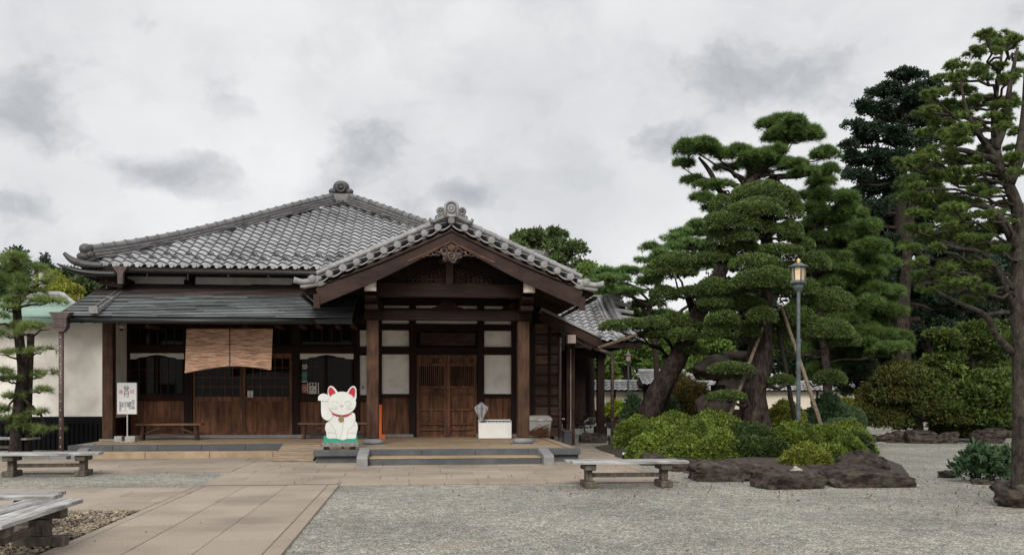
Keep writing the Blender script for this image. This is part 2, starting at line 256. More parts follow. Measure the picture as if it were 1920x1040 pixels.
# ------------------------------------------------------------------ mesh helpers
WL = {}                                                # world location of every thing's origin
class MB:
    """collects shapes in world metres and links them as ONE mesh object"""
    def __init__(s): s.v = []; s.f = []; s.a = []; s.n = 0
    def add(s, v, f, var=None):
        v = np.asarray(v, float).reshape(-1, 3); s.v.append(v)
        x = random.random() if var is None else var
        for q in f: s.f.append(tuple(i + s.n for i in q)); s.a.append(x)
        s.n += len(v); return s
    def box(s, x0, x1, y0, y1, z0, z1, var=None):
        if x0 > x1: x0, x1 = x1, x0
        if y0 > y1: y0, y1 = y1, y0
        if z0 > z1: z0, z1 = z1, z0
        v = [(x, y, z) for z in (z0, z1) for y in (y0, y1) for x in (x0, x1)]
        return s.add(v, [(0, 2, 3, 1), (4, 5, 7, 6), (0, 1, 5, 4), (2, 6, 7, 3), (0, 4, 6, 2), (1, 3, 7, 5)], var)
    def beam(s, a, b, w, h, up=(0, 0, 1), var=None):
        """box from a to b, w wide, h tall"""
        a, b = Vector(a), Vector(b); d = (b - a).normalized(); x = d.cross(Vector(up)); x = x.normalized() if x.length > 1e-6 else Vector((1, 0, 0)); z = x.cross(d)
        v = [p + x * (i * w / 2) + z * (j * h / 2) for p in (a, b) for j in (-1, 1) for i in (-1, 1)]
        return s.add([tuple(q) for q in v], [(0, 1, 3, 2), (4, 6, 7, 5), (0, 4, 5, 1), (2, 3, 7, 6), (0, 2, 6, 4), (1, 5, 7, 3)], var)
    def tube(s, pts, rad, n=8, cap=True, jit=0.0, var=None):
        pts = [Vector(p) for p in pts]; rad = [rad] * len(pts) if isinstance(rad, (int, float)) else rad
        V = []; ref = None
        for i, p in enumerate(pts):
            d = (pts[min(i + 1, len(pts) - 1)] - pts[max(i - 1, 0)]).normalized()
            if ref is None: ref = Vector((0, 0, 1)) if abs(d.z) < .9 else Vector((1, 0, 0))
            x = d.cross(ref); x = x.normalized() if x.length > 1e-5 else d.orthogonal().normalized(); y = x.cross(d).normalized(); ref = y
            for k in range(n):
                t = 2 * math.pi * k / n; r = rad[i]
                if jit: r *= 1 + jit * mn.noise(Vector((p.x * 3 + math.cos(t) * 1.5, p.y * 3 + math.sin(t) * 1.5, p.z * 2)))
                V.append(tuple(p + (x * math.cos(t) + y * math.sin(t)) * r))
        f = [(i * n + k, i * n + (k + 1) % n, (i + 1) * n + (k + 1) % n, (i + 1) * n + k) for i in range(len(pts) - 1) for k in range(n)]
        if cap: f += [tuple(reversed(range(n))), tuple(range((len(pts) - 1) * n, len(pts) * n))]
        return s.add(V, f, var)
    def lathe(s, c, prof, n=12, axis='z', var=None):
        """prof = [(radius, height)] about an axis through c"""
        V = []
        for r, h in prof:
            for k in range(n):
                t = 2 * math.pi * k / n; q = (r * math.cos(t), r * math.sin(t), h)
                if axis == 'y': q = (q[0], q[2], q[1])
                if axis == 'x': q = (q[2], q[0], q[1])
                V.append((c[0] + q[0], c[1] + q[1], c[2] + q[2]))
        m = len(prof); f = [(i * n + k, i * n + (k + 1) % n, (i + 1) * n + (k + 1) % n, (i + 1) * n + k) for i in range(m - 1) for k in range(n)]
        f += [tuple(reversed(range(n))), tuple(range((m - 1) * n, m * n))]
        return s.add(V, f, var)
    def prism(s, outline, y0, y1, var=None):
        """outline [(x,z)] pushed from y0 to y1"""
        n = len(outline); V = [(x, y0, z) for x, z in outline] + [(x, y1, z) for x, z in outline]
        f = [tuple(range(n)), tuple(reversed(range(n, 2 * n)))] + [(i, i + n, (i + 1) % n + n, (i + 1) % n) for i in range(n)]
        return s.add(V, f, var)
    def prismx(s, outline, x0, x1, var=None):
        """outline [(y,z)] pushed from x0 to x1"""
        n = len(outline); V = [(x0, y, z) for y, z in outline] + [(x1, y, z) for y, z in outline]
        f = [tuple(reversed(range(n))), tuple(range(n, 2 * n))] + [((i + 1) % n, (i + 1) % n + n, i + n, i) for i in range(n)]
        return s.add(V, f, var)
    def torus(s, c, R_, r, n=20, m=6, ax=(1, 0, 0), ay=(0, 0, 1), var=None):
        ax, ay = Vector(ax).normalized(), Vector(ay).normalized(); az = ax.cross(ay); V = []
        for i in range(n):
            t = 2 * math.pi * i / n; d = ax * math.cos(t) + ay * math.sin(t)
            for j in range(m):
                q = 2 * math.pi * j / m; V.append(tuple(Vector(c) + d * (R_ + r * math.cos(q)) + az * (r * math.sin(q))))
        return s.add(V, [(i * m + j, ((i + 1) % n) * m + j, ((i + 1) % n) * m + (j + 1) % m, i * m + (j + 1) % m) for i in range(n) for j in range(m)], var)
    def ball(s, c, r, nu=12, nv=8, jit=0.0, seed=0, var=None):
        rx, ry, rz = (r, r, r) if isinstance(r, (int, float)) else r
        V = []
        for j in range(nv + 1):
            ph = math.pi * j / nv
            for i in range(nu):
                t = 2 * math.pi * i / nu; d = Vector((math.sin(ph) * math.cos(t), math.sin(ph) * math.sin(t), math.cos(ph)))
                k = 1 + (jit * (mn.fractal(d * 1.6 + Vector((seed * 7.3, seed * 3.1, seed)), 1.0, 2.0, 4)) if jit else 0)
                V.append((c[0] + d.x * rx * k, c[1] + d.y * ry * k, c[2] + d.z * rz * k))
        f = [(j * nu + i, (j + 1) * nu + i, (j + 1) * nu + (i + 1) % nu, j * nu + (i + 1) % nu) for j in range(nv) for i in range(nu)]
        return s.add(V, f, var)
    def build(s, name, mat, parent=None, loc=None, smooth=False, bevel=0.0, label=None):
        V = np.concatenate(s.v) if s.v else np.zeros((0, 3))
        if loc is not None: V = V - np.array(loc)
        me = bpy.data.meshes.new(name); me.from_pydata(V.tolist(), [], s.f); me.update()
        at = me.attributes.new('var', 'FLOAT', 'FACE'); at.data.foreach_set('value', np.array(s.a, dtype=np.float32))
        return link(me, name, mat, parent, loc, smooth, bevel, label)
def link(me, name, mat, parent=None, loc=None, smooth=False, bevel=0.0, label=None):
    me.materials.append(M[mat] if isinstance(mat, str) else mat)
    if smooth: me.polygons.foreach_set('use_smooth', [True] * len(me.polygons))
    o = bpy.data.objects.new(name, me); COL.objects.link(o)
    if loc is not None: o.location = loc; WL[o] = Vector(loc)
    else: WL[o] = Vector((0, 0, 0))
    if parent is not None:
        o.parent = parent; o.location = (Vector(loc) if loc is not None else Vector((0, 0, 0))) - WL[parent]
    if bevel:
        b = o.modifiers.new('bevel', 'BEVEL'); b.width = bevel; b.segments = 1; b.limit_method = 'ANGLE'
    if label: o['label'] = label
    return o
def tag(o, label, cat, group=None, kind=None):
    if label: o['label'] = label
    if cat: o['category'] = cat
    if group: o['group'] = group
    if kind: o['kind'] = kind
    return o
def thing(name, label, cat, loc, group=None):
    o = bpy.data.objects.new(name, None); o.empty_display_size = .3; COL.objects.link(o); o.location = loc; WL[o] = Vector(loc)
    return tag(o, label, cat, group)
def struct(mb, name, mat, smooth=False):
    return tag(mb.build(name, mat, smooth=smooth), None, None, kind='structure')
def copy_tree(o, parent=None):
    c = o.copy(); COL.objects.link(c)
    if parent is not None: c.parent = parent
    for ch in list(o.children): copy_tree(ch, c)
    return c
def fastmesh(name, V, tri, var):
    """V (n,3), tri (m,k) faces, var (m,)"""
    me = bpy.data.meshes.new(name); k = tri.shape[1]; m = len(tri)
    me.vertices.add(len(V)); me.vertices.foreach_set('co', np.ascontiguousarray(V, np.float32).ravel())
    me.loops.add(m * k); me.loops.foreach_set('vertex_index', np.ascontiguousarray(tri, np.int32).ravel())
    me.polygons.add(m); me.polygons.foreach_set('loop_start', np.arange(0, m * k, k, dtype=np.int32)); me.polygons.foreach_set('loop_total', np.full(m, k, np.int32))
    me.update(calc_edges=True)
    at = me.attributes.new('var', 'FLOAT', 'FACE'); at.data.foreach_set('value', np.asarray(var, np.float32)); return me
def text_mesh(body, size):
    c = bpy.data.curves.new('writing', 'FONT'); c.body = body; c.size = size; c.align_x = 'CENTER'; c.align_y = 'CENTER'; c.space_line = .95; c.extrude = 0.001
    o = bpy.data.objects.new('writing', c); COL.objects.link(o)
    dg = bpy.context.evaluated_depsgraph_get(); me = bpy.data.meshes.new_from_object(o.evaluated_get(dg))
    v = np.array([q.co[:] for q in me.vertices]).reshape(-1, 3); f = [tuple(p.vertices) for p in me.polygons]
    bpy.data.objects.remove(o); bpy.data.curves.remove(c); bpy.data.meshes.remove(me); return v, f
def RC(u0, v0, u1, v1, Y):
    """photo rectangle on a plane facing the viewer at depth Y -> x0,x1,z0,z1"""
    x0, x1 = P(u0, v0, Y).x, P(u1, v0, Y).x; um = (u0 + u1) / 2; return x0, x1, P(um, v1, Y).z, P(um, v0, Y).z

# ------------------------------------------------------------------ foliage helpers
def t_needles(n, L, w, spread=1.0):
    V = []; Fc = []
    for i in range(n):
        a = rng.uniform(0, 2 * math.pi); t = spread * math.sqrt(rng.uniform(0.02, 1.0)) * 1.35
        d = np.array([math.sin(t) * math.cos(a), math.sin(t) * math.sin(a), math.cos(t)]); l = L * rng.uniform(.75, 1.1)
        side = np.cross(d, rng.normal(size=3)); side /= np.linalg.norm(side) + 1e-9
        b = len(V); V += [side * w / 2, -side * w / 2, d * l]; Fc.append((b, b + 1, b + 2))
    return np.array(V), np.array(Fc)
def t_leaves(n, L, w, out=.6, spread=1.0):
    """n leaf blades (two triangles, pointed) round a twig end"""
    V = []; Fc = []
    for i in range(n):
        a = rng.uniform(0, 2 * math.pi); t = spread * rng.uniform(.2, 1.5)
        d = np.array([math.sin(t) * math.cos(a), math.sin(t) * math.sin(a), math.cos(t)]); l = L * rng.uniform(.7, 1.15)
        side = np.cross(d, rng.normal(size=3)); side /= np.linalg.norm(side) + 1e-9; o = d * L * out * rng.uniform(0, .6) + rng.normal(size=3) * L * .22
        b = len(V); V += [o, o + d * l * .5 + side * w / 2, o + d * l, o + d * l * .5 - side * w / 2]; Fc += [(b, b + 1, b + 2), (b, b + 2, b + 3)]
    return np.array(V), np.array(Fc)
def scatter(pts, nrm, tm, scale, tilt=.35, var=None, vnoise=.55):
    """bake one of the templates tm on each point, its axis near the normal"""
    pts = np.asarray(pts); nrm = np.asarray(nrm); m = len(pts); n = nrm + rng.normal(size=(m, 3)) * tilt; n /= np.linalg.norm(n, axis=1)[:, None] + 1e-9
    r = rng.normal(size=(m, 3)); x = np.cross(n, r); x /= np.linalg.norm(x, axis=1)[:, None] + 1e-9; y = np.cross(n, x)
    s = scale * rng.uniform(.75, 1.25, m); pick = rng.integers(0, len(tm), m); Vs = []; Fs = []; As = []; off = 0
    v0 = rng.random(m) * vnoise + (1 - vnoise) * (.5 if var is None else var)
    for k, (TV, TF) in enumerate(tm):
        i = np.where(pick == k)[0]
        if not len(i): continue
        W = pts[i][:, None, :] + s[i][:, None, None] * (TV[None, :, 0:1] * x[i][:, None, :] + TV[None, :, 1:2] * y[i][:, None, :] + TV[None, :, 2:3] * n[i][:, None, :])
        Vs.append(W.reshape(-1, 3)); nf = len(TF); Fs.append((TF[None] + (np.arange(len(i)) * len(TV))[:, None, None] + off).reshape(-1, TF.shape[1])); off += len(i) * len(TV)
        As.append(np.clip(np.repeat(v0[i], nf) + rng.normal(size=len(i) * nf) * .08, 0, 1))
    return np.concatenate(Vs), np.concatenate(Fs), np.concatenate(As)
def shell(c, r, n, low=-.3, inner=.8, up=.45):
    """n points near the surface of an ellipsoid cap, with outward normals leaning up"""
    d = rng.normal(size=(int(n * 2.6) + 8, 3)); d /= np.linalg.norm(d, axis=1)[:, None]; d = d[d[:, 2] > low][:n]
    k = rng.uniform(inner, 1.04, len(d))[:, None]; r = np.array(r); p = np.array(c) + d * r * k
    nn = d / r; nn /= np.linalg.norm(nn, axis=1)[:, None]; nn[:, 2] += up; return p, nn
class Leaves:
    def __init__(s): s.p = []; s.n = []; s.v = []
    def cap(s, c, r, dens, low=-.3, inner=.8, up=.45, lump=0.0):
        a = (r[0] * r[1] + r[0] * r[2] + r[1] * r[2]) / 3 * 4 * math.pi * (1 - low) / 2; n = max(6, int(a * dens))
        p, q = shell(c, r, n, low, inner, up)
        if lump:
            k = np.array([mn.noise(Vector(x) * 2.2 / max(r[0], .3)) for x in p]); p = np.array(c) + (p - np.array(c)) * (1 + lump * k)[:, None]
        s.p.append(p); s.n.append(q); return s
    def cloud(s, p, n): s.p.append(np.asarray(p)); s.n.append(np.asarray(n)); return s
    def build(s, name, mat, parent, tm, scale, tilt=.35, loc=None, vnoise=.8):
        V, Fc, A = scatter(np.concatenate(s.p), np.concatenate(s.n), tm, scale, tilt, vnoise=vnoise)
        if loc is not None: V = V - np.array(loc)
        return link(fastmesh(name, V, Fc, A), name, LM[mat], parent, loc)
T_PINE = [t_needles(16, .17, .013, .95) for _ in range(5)]
T_PINEL = [t_needles(22, .26, .012, 1.1) for _ in range(5)]
T_SOFT = [t_needles(14, .20, .024, 1.0) for _ in range(4)]
T_SMALL = [t_leaves(7, .075, .036) for _ in range(5)]
T_FINE = [t_leaves(6, .052, .026) for _ in range(6)]
T_LEAF = [t_leaves(7, .15, .075) for _ in range(5)]
T_BIG = [t_leaves(6, .34, .19) for _ in range(4)]
T_BROAD = [t_leaves(7, .22, .085, .3, 1.0) for _ in range(4)]
def limb(mb, a, b, r0, r1, sag=0.0, n=5, wob=.06, seg=6):
    a, b = Vector(a), Vector(b); L_ = (b - a).length; pts = []
    for i in range(n + 1):
        t = i / n; p = a.lerp(b, t); w = math.sin(math.pi * t); p += Vector((random.uniform(-1, 1), random.uniform(-1, 1), random.uniform(-1, 1))) * wob * L_ * w; p.z += sag * L_ * w; pts.append(p)
    mb.tube(pts, [r0 + (r1 - r0) * i / n for i in range(n + 1)], seg, jit=.15); return pts
def along(path, t):
    k = min(int(t * (len(path) - 1)), len(path) - 2); f = t * (len(path) - 1) - k; return Vector(path[k]).lerp(Vector(path[k + 1]), f)
def densify(path, rad, n=6):
    """smooth (Catmull-Rom) a polyline with radii"""
    q = [Vector(p) for p in path]; q = [q[0] * 2 - q[1]] + q + [q[-1] * 2 - q[-2]]; rr = [rad[0]] + list(rad) + [rad[-1]]; P_, R_ = [], []
    for i in range(1, len(q) - 2):
        for k in range(n):
            t = k / n; a, b, c, d = q[i - 1:i + 3]
            P_.append(.5 * ((2 * b) + (c - a) * t + (2 * a - 5 * b + 4 * c - d) * t * t + (3 * b - a - 3 * c + d) * t ** 3)); R_.append(rr[i] + (rr[i + 1] - rr[i]) * t)
    P_.append(q[-2]); R_.append(rr[-2]); return P_, R_

# ------------------------------------------------------------------ ground
mb = MB(); mb.add([(-300, -60, 0), (300, -60, 0), (300, 500, 0), (-300, 500, 0)], [(0, 1, 2, 3)]); struct(mb, 'gravel_ground', 'gravel')
def paving(name, x0, x1, y0, y1, colw, rowl, along_y=True, top=.028, border=None, skew=.5):
    """slabs with open joints over a joint bed"""
    b = MB(); b.box(x0 + .005, x1 - .005, y0 + .005, y1 - .005, -.02, top - .009); struct(b, name + '_bed', 'grout')
    m = MB(); g = .0035
    if border:                                        # narrow edge strips
        for (a0, a1, b0, b1) in border:
            L_ = max(a1 - a0, b1 - b0); k = max(1, round(L_ / 1.25))
            for i in range(k):
                if a1 - a0 > b1 - b0: m.box(a0 + (a1 - a0) * i / k + g, a0 + (a1 - a0) * (i + 1) / k - g, b0 + g, b1 - g, -.015, top + random.uniform(0, .003))
                else: m.box(a0 + g, a1 - g, b0 + (b1 - b0) * i / k + g, b0 + (b1 - b0) * (i + 1) / k - g, -.015, top + random.uniform(0, .003))
        (x0, x1, y0, y1) = INNER[name]
    A0, A1, B0, B1 = (x0, x1, y0, y1) if along_y else (y0, y1, x0, x1)
    nc = max(1, round((A1 - A0) / colw))
    for c in range(nc):
        a0 = A0 + (A1 - A0) * c / nc; a1 = A0 + (A1 - A0) * (c + 1) / nc; p = B0 - rowl * (skew * (c % 2) + random.uniform(0, .12))
        while p < B1:
            q0, q1 = max(p, B0), min(p + rowl, B1); p += rowl
            if q1 - q0 < .08: continue
            t = top + random.uniform(-.002, .003)
            if along_y: m.box(a0 + g, a1 - g, q0 + g, q1 - g, -.015, t)
            else: m.box(q0 + g, q1 - g, a0 + g, a1 - g, -.015, t)
    tag(m.build(name, 'slab', bevel=.006), None, None, kind='structure')
INNER = dict(path=(-3.52, -1.49, 3.0, 16.13), cross_path=(-30, -3.66, 13.18, 15.98), front_path=(-3.65, 4.45, 16.33, 22.9), forecourt_path=(-30, -3.66, 19.32, 22.9), side_path=(3.78, 4.8, 20.9, 33))
paving('path', -3.65, -1.3, 3.0, 16.12, .69, 1.22, border=[(-3.65, -3.525, 3, 16.12), (-1.485, -1.3, 3, 16.12)])
paving('cross_path', -30, -3.66, 13.0, 15.98, .7, 1.22, False, border=[(-30, -3.66, 13.0, 13.17)])
paving('front_path', -3.65, 4.65, 16.13, 22.9, .75, 1.22, False, border=[(-1.3, 4.65, 16.13, 16.32), (4.46, 4.65, 16.33, 20.85)])
paving('forecourt_path', -30, -3.66, 19.12, 22.9, .92, 1.22, False, border=[(-30, -3.66, 19.12, 19.31)])
paving('side_path', 3.78, 4.95, 22.95, 33, .58, 1.1, border=[(4.81, 4.95, 22.95, 33)])
# a bed of loose pebbles at the near left
mb = MB(); mb.add([(-30, 3, .006), (-3.67, 3, .006), (-3.67, 12.97, .006), (-30, 12.97, .006)], [(0, 1, 2, 3)]); struct(mb, 'pebble_bed_soil', 'soil')
def pebbles():
    t = MB().ball((0, 0, 0), (1, .72, .5), 6, 4); V = np.concatenate(t.v); Fq = np.array([f for f in t.f]); n = 9000
    x = -3.7 - rng.random(n) ** 1.3 * 4.4; y = 8.2 + rng.random(n) * 4.75; s = rng.uniform(.014, .034, n); a = rng.uniform(0, 6.28, n); z = rng.uniform(.0, .035, n)
    c, d = np.cos(a), np.sin(a); tl = rng.normal(size=(n, 2)) * .35
    W = np.stack([V[None, :, 0] * c[:, None] - V[None, :, 1] * d[:, None], V[None, :, 0] * d[:, None] + V[None, :, 1] * c[:, None],
                  V[None, :, 2] + V[None, :, 0] * tl[:, :1] + V[None, :, 1] * tl[:, 1:]], 2) * s[:, None, None] + np.stack([x, y, z], 1)[:, None, :]
    Fc = (Fq[None] + (np.arange(n) * len(V))[:, None, None]).reshape(-1, 4)
    o = link(fastmesh('pebbles', W.reshape(-1, 3), Fc, np.repeat(rng.random(n), len(Fq))), 'pebbles', 'pebble', smooth=True); tag(o, 'brown pebbles filling the bed beside the near path', 'pebbles', kind='stuff')
pebbles()

# ------------------------------------------------------------------ platform under hall and porch
FZ = .315
hall = thing('temple_hall', 'dark timber temple hall with grey tiled hip roof and gabled entrance porch', 'temple', (-2.5, 27, 0))
mb = MB(); mb.box(-8.35, -2.32, 23.62, 27.05, .0, FZ - .13); mb.box(-2.22, 3.70, 21.12, 27.05, 0, FZ - .15); mb.build('platform', 'granite', hall)
mb = MB(); x = -8.38
while x < -2.4: mb.box(x + .003, min(x + 1.05, -2.3) - .003, 23.55, 23.9, FZ - .145, FZ - .005); x += 1.05
mb.build('edge_stone', 'granite', hall, bevel=.008); mb = MB(); x = -2.27
while x < 3.7: mb.box(x + .003, min(x + 1.2, 3.745) - .003, 21.0, 21.34, FZ - .135, FZ - .002); x += 1.2
mb.build('edge_stone', 'granite', hall, bevel=.008); mb = MB(); mb.box(3.45, 3.745, 21.345, 27.0, FZ - .135, FZ - .002); mb.build('edge_stone', 'granite', hall, bevel=.008)
mb = MB(); mb.box(-8.3, -2.28, 23.905, 27.1, FZ - .1, FZ - .001); mb.box(-2.26, 3.445, 21.345, 27.1, FZ - .1, FZ); mb.box(3.5, 3.70, 21.4, 26.9, FZ - .05, FZ + .001); mb.build('floor', 'sand', hall)
mb = MB(); x = -7.95
while x < -3.4: mb.box(x + .004, min(x + 1.5, -3.35) - .004, 23.12, 23.545, 0, .17); x += 1.5
mb.build('low_step', 'sand', hall, bevel=.01)
mb = MB(); mb.box(-1.0, 2.73, 20.3, 20.72, 0, .165); mb.box(-1.0, 2.73, 20.72, 21.1, 0, .16); mb.build('front_step', 'granite', hall, bevel=.008)
mb = MB(); mb.box(-1.0, .9, 20.285, 20.99, .166, .185); mb.box(.91, 2.73, 20.285, 20.99, .166, .185); mb.build('step_tread', 'sand', hall)
for x0 in (-1.25, 2.74):
    mb = MB(); mb.prismx([(19.95, 0), (19.95, .20), (20.05, .25), (21.16, FZ + .045), (21.16, 0)], x0, x0 + .23); mb.build('step_cheek', 'granite_mid', hall, bevel=.008)
mb = MB(); mb.prismx([(22.95, 0), (22.95, .10), (23.9, FZ + .03), (23.9, 0)], -8.10, -7.86); mb.build('step_cheek', 'granite_mid', hall, bevel=.008)

# ------------------------------------------------------------------ hall walls, seen between the posts (wall plane Y = 27)
WY = 27.0
def wbox(name, mat, u0, v0, u1, v1, front, back=None, parent=hall, bevel=0.0, Y=WY, label=None):
    x0, x1, z0, z1 = RC(u0, v0, u1, v1, Y + front); m = MB(); m.box(x0, x1, Y + front, Y + (.13 if back is None else back), z0, z1)
    return m.build(name, mat, parent, bevel=bevel, label=label)
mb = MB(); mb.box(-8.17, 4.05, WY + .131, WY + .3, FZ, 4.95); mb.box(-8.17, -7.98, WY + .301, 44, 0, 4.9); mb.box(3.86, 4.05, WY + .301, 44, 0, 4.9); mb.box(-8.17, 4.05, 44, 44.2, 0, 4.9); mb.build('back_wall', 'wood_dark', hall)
mb = MB(); mb.box(-8.17, -8.0, 25.75, WY - .02, .92, 3.62); mb.build('side_plaster', 'plaster', hall)
mb = MB(); mb.box(-8.19, -8.02, 25.75, WY - .02, FZ, .915); mb.build('side_wainscot', 'wood_dark', hall)
# posts on the wall line
for u0, u1 in ((236, 243.5), (345, 361), (548, 562), (663, 674.5), (688.5, 716), (767, 780), (895, 908), (959, 973)):
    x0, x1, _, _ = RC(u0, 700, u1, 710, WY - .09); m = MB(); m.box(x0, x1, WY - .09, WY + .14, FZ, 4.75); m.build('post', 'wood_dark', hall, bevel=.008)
mb = MB(); mb.box(-8.20, -7.93, 25.48, 25.75, FZ + .06, 3.75); mb.build('corner_post', 'wood_pillar', hall, bevel=.01)
mb = MB(); mb.box(-8.26, -7.84, 25.40, 25.83, FZ - .003, FZ + .06); mb.build('post_base_stone', 'granite_mid', hall, bevel=.01)
# long horizontal members
for u0, v0, u1, v1, f in ((236, 598, 716, 612, -.07), (236, 648, 716, 662, -.075), (713, 607, 780, 619, -.07), (780, 607, 895, 620.5, -.072), (895, 608, 973, 620, -.07),
                         (713, 649, 780, 664, -.07), (895, 650, 973, 665, -.07), (780, 651, 895, 665, -.068), (713, 579, 973, 586, -.06), (713, 560, 973, 573, -.06), (713, 738, 768, 745, -.06), (907, 738, 973, 745, -.06), (236, 738, 348, 750, -.065), (560, 740, 690, 752, -.065)):
    wbox('beam', 'wood_darkh', u0, v0, u1, v1, f, bevel=.006)
mb = MB()
for u0, v0, u1, v1 in ((713, 586, 973, 600),): x0, x1, z0, z1 = RC(u0, v0, u1, v1, WY)
mb.box(x0, x1, WY - .058, WY + .13, z0, z1); mb.build('beam', 'wood_darkh', hall)
for q in ((716, 664, 767, 738), (716, 619, 767, 649), (716, 600, 767, 607), (716, 573, 767, 579), (908, 665, 959, 738), (908, 620, 959, 650), (908, 600, 959, 608), (908, 573, 959, 579.5),
          (780, 600, 895, 607), (780, 573, 895, 579), (674.5, 619, 688.5, 652), (674.5, 666, 688.5, 745)): wbox('plaster_panel', 'plaster', *q, 0.0)
for q in ((713, 745, 767, 816), (908, 745, 959, 816), (560, 752, 663, 816), (674.5, 752, 688.5, 816)): 
    x0, x1, z0, z1 = RC(*q, WY); m = MB(); n = max(2, round((x1 - x0) / .3))
    for i in range(n): m.box(x0 + (x1 - x0) * i / n + .003, x0 + (x1 - x0) * (i + 1) / n - .003, WY + .01 + (i % 2) * .004, WY + .12, FZ, z1)
    m.build('wainscot_panel', 'wood_panel', hall)
mb = MB(); x0, x1, z0, z1 = RC(243, 750, 345, 816, WY)
for i in range(4): mb.box(x0 + (x1 - x0) * i / 4 + .003, x0 + (x1 - x0) * (i + 1) / 4 - .003, WY + .01, WY + .12, FZ, z1)
mb.build('wainscot_panel', 'wood_panel', hall)
mb = MB(); x0, x1, z0, z1 = RC(238, 815, 775, 822, WY - .1); mb.box(x0, x1, WY - .16, WY - .1, FZ, FZ + .09); x0, x1, _, _ = RC(893, 815, 985, 822, WY - .1); mb.box(x0, x1, WY - .16, WY - .1, FZ, FZ + .09); mb.build('sill_stone', 'granite_mid', hall, bevel=.01)
# framed openings: frame, glass, glazing bars
def bars(m, x0, x1, z0, z1, nx, nz, f, b, w=.016):
    for i in range(1, nx): x = x0 + (x1 - x0) * i / nx; m.box(x - w / 2, x + w / 2, f, b, z0, z1)
    for j in range(1, nz): z = z0 + (z1 - z0) * j / nz; m.box(x0, x1, f + .003, b, z - w / 2, z + w / 2)
def window(u0, v0, u1, v1, nx, nz, name='window', mids=(), mat='wood_dark', fw=.045):
    x0, x1, z0, z1 = RC(u0, v0, u1, v1, WY); m = MB(); f, b = WY - .045, WY + .1
    m.box(x0, x1, f, b, z1 - fw, z1); m.box(x0, x1, f, b, z0, z0 + fw); m.box(x0, x0 + fw, f + .002, b, z0 + fw, z1 - fw); m.box(x1 - fw, x1, f + .002, b, z0 + fw, z1 - fw)
    for u in mids: x = P(u, v0, WY).x; m.box(x - .035, x + .035, f - .008, b, z0 + fw, z1 - fw)
    o = m.build(name, mat, hall)
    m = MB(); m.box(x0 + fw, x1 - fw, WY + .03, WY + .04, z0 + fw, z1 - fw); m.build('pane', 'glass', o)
    m = MB(); bars(m, x0 + fw, x1 - fw, z0 + fw, z1 - fw, nx, nz, WY + .0, WY + .028); m.build('glazing_bar', 'wood_door' if mat == 'wood_door' else 'wood_pillar', o); return o, (x0, x1, z0, z1)
window(244, 612, 346, 648, 6, 1, 'transom_window'); window(362, 612, 548, 648, 8, 1, 'transom_window'); window(563, 614, 662, 648, 5, 1, 'transom_window')
win_left, _ = window(244, 667, 345, 740, 7, 3, mids=(295,), mat='wood_dark'); win_cat, _ = window(563, 667, 662, 741, 5, 4, mids=(611,))
for u0, u1 in ((242, 346), (562, 663)):               # pale head board cut to a scalloped arch
    pts = [(u0, 662), (u1, 662), (u1, 673), (u1 - 14, 672.5), (u1 - 18, 670), (u1 - 30, 669), (u1 - 36, 667), ((u0 + u1) / 2, 664.5), (u0 + 36, 667), (u0 + 30, 669), (u0 + 18, 670), (u0 + 14, 672.5), (u0, 673)]
    q = [P(u, v, WY - .05) for u, v in pts]; m = MB(); m.prism([(p.x, p.z) for p in q], WY - .058, WY - .047); m.build('head_board', 'plaster', hall)
# sliding entrance doors with glazed upper halves
wbox('door_head', 'wood_door', 361, 655, 548, 668, -.05)
def glazed_door(u0, u1):
    x0, x1, z0, z1 = RC(u0, 668, u1, 818, WY); m = MB(); f, b = WY - .035, WY + .1; zr0, zr1 = P(450, 752, WY).z, P(450, 743, WY).z; s = .075
    m.box(x0, x0 + s, f, b, FZ + .03, z1); m.box(x1 - s, x1, f, b, FZ + .03, z1); m.box(x0 + s, x1 - s, f + .004, b, zr0, zr1); m.box(x0 + s, x1 - s, f + .004, b, z1 - .05, z1); m.box(x0 + s, x1 - s, f + .004, b, FZ + .03, FZ + .16)
    o = m.build('sliding_door', 'wood_door', hall)
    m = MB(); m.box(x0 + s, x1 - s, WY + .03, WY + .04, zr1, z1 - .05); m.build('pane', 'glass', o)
    m = MB(); bars(m, x0 + s, x1 - s, zr1, z1 - .05, 6, 4, WY + .0, WY + .028); m.build('glazing_bar', 'wood_door', o)
    m = MB()
    for i in range(4): m.box(x0 + s + (x1 - x0 - 2 * s) * i / 4 + .002, x0 + s + (x1 - x0 - 2 * s) * (i + 1) / 4 - .002, WY + .0, WY + .08, FZ + .16, zr0)
    m.build('door_panel', 'wood_panel', o)
    m = MB(); xm = x1 - s * .6 if u0 < 400 else x0 + s * .6; m.box(xm - .014, xm + .014, f - .006, f, 1.15, 1.32); m.build('finger_pull', 'slot', o); return o
glazed_door(361.5, 455); door_r = glazed_door(455.5, 548)
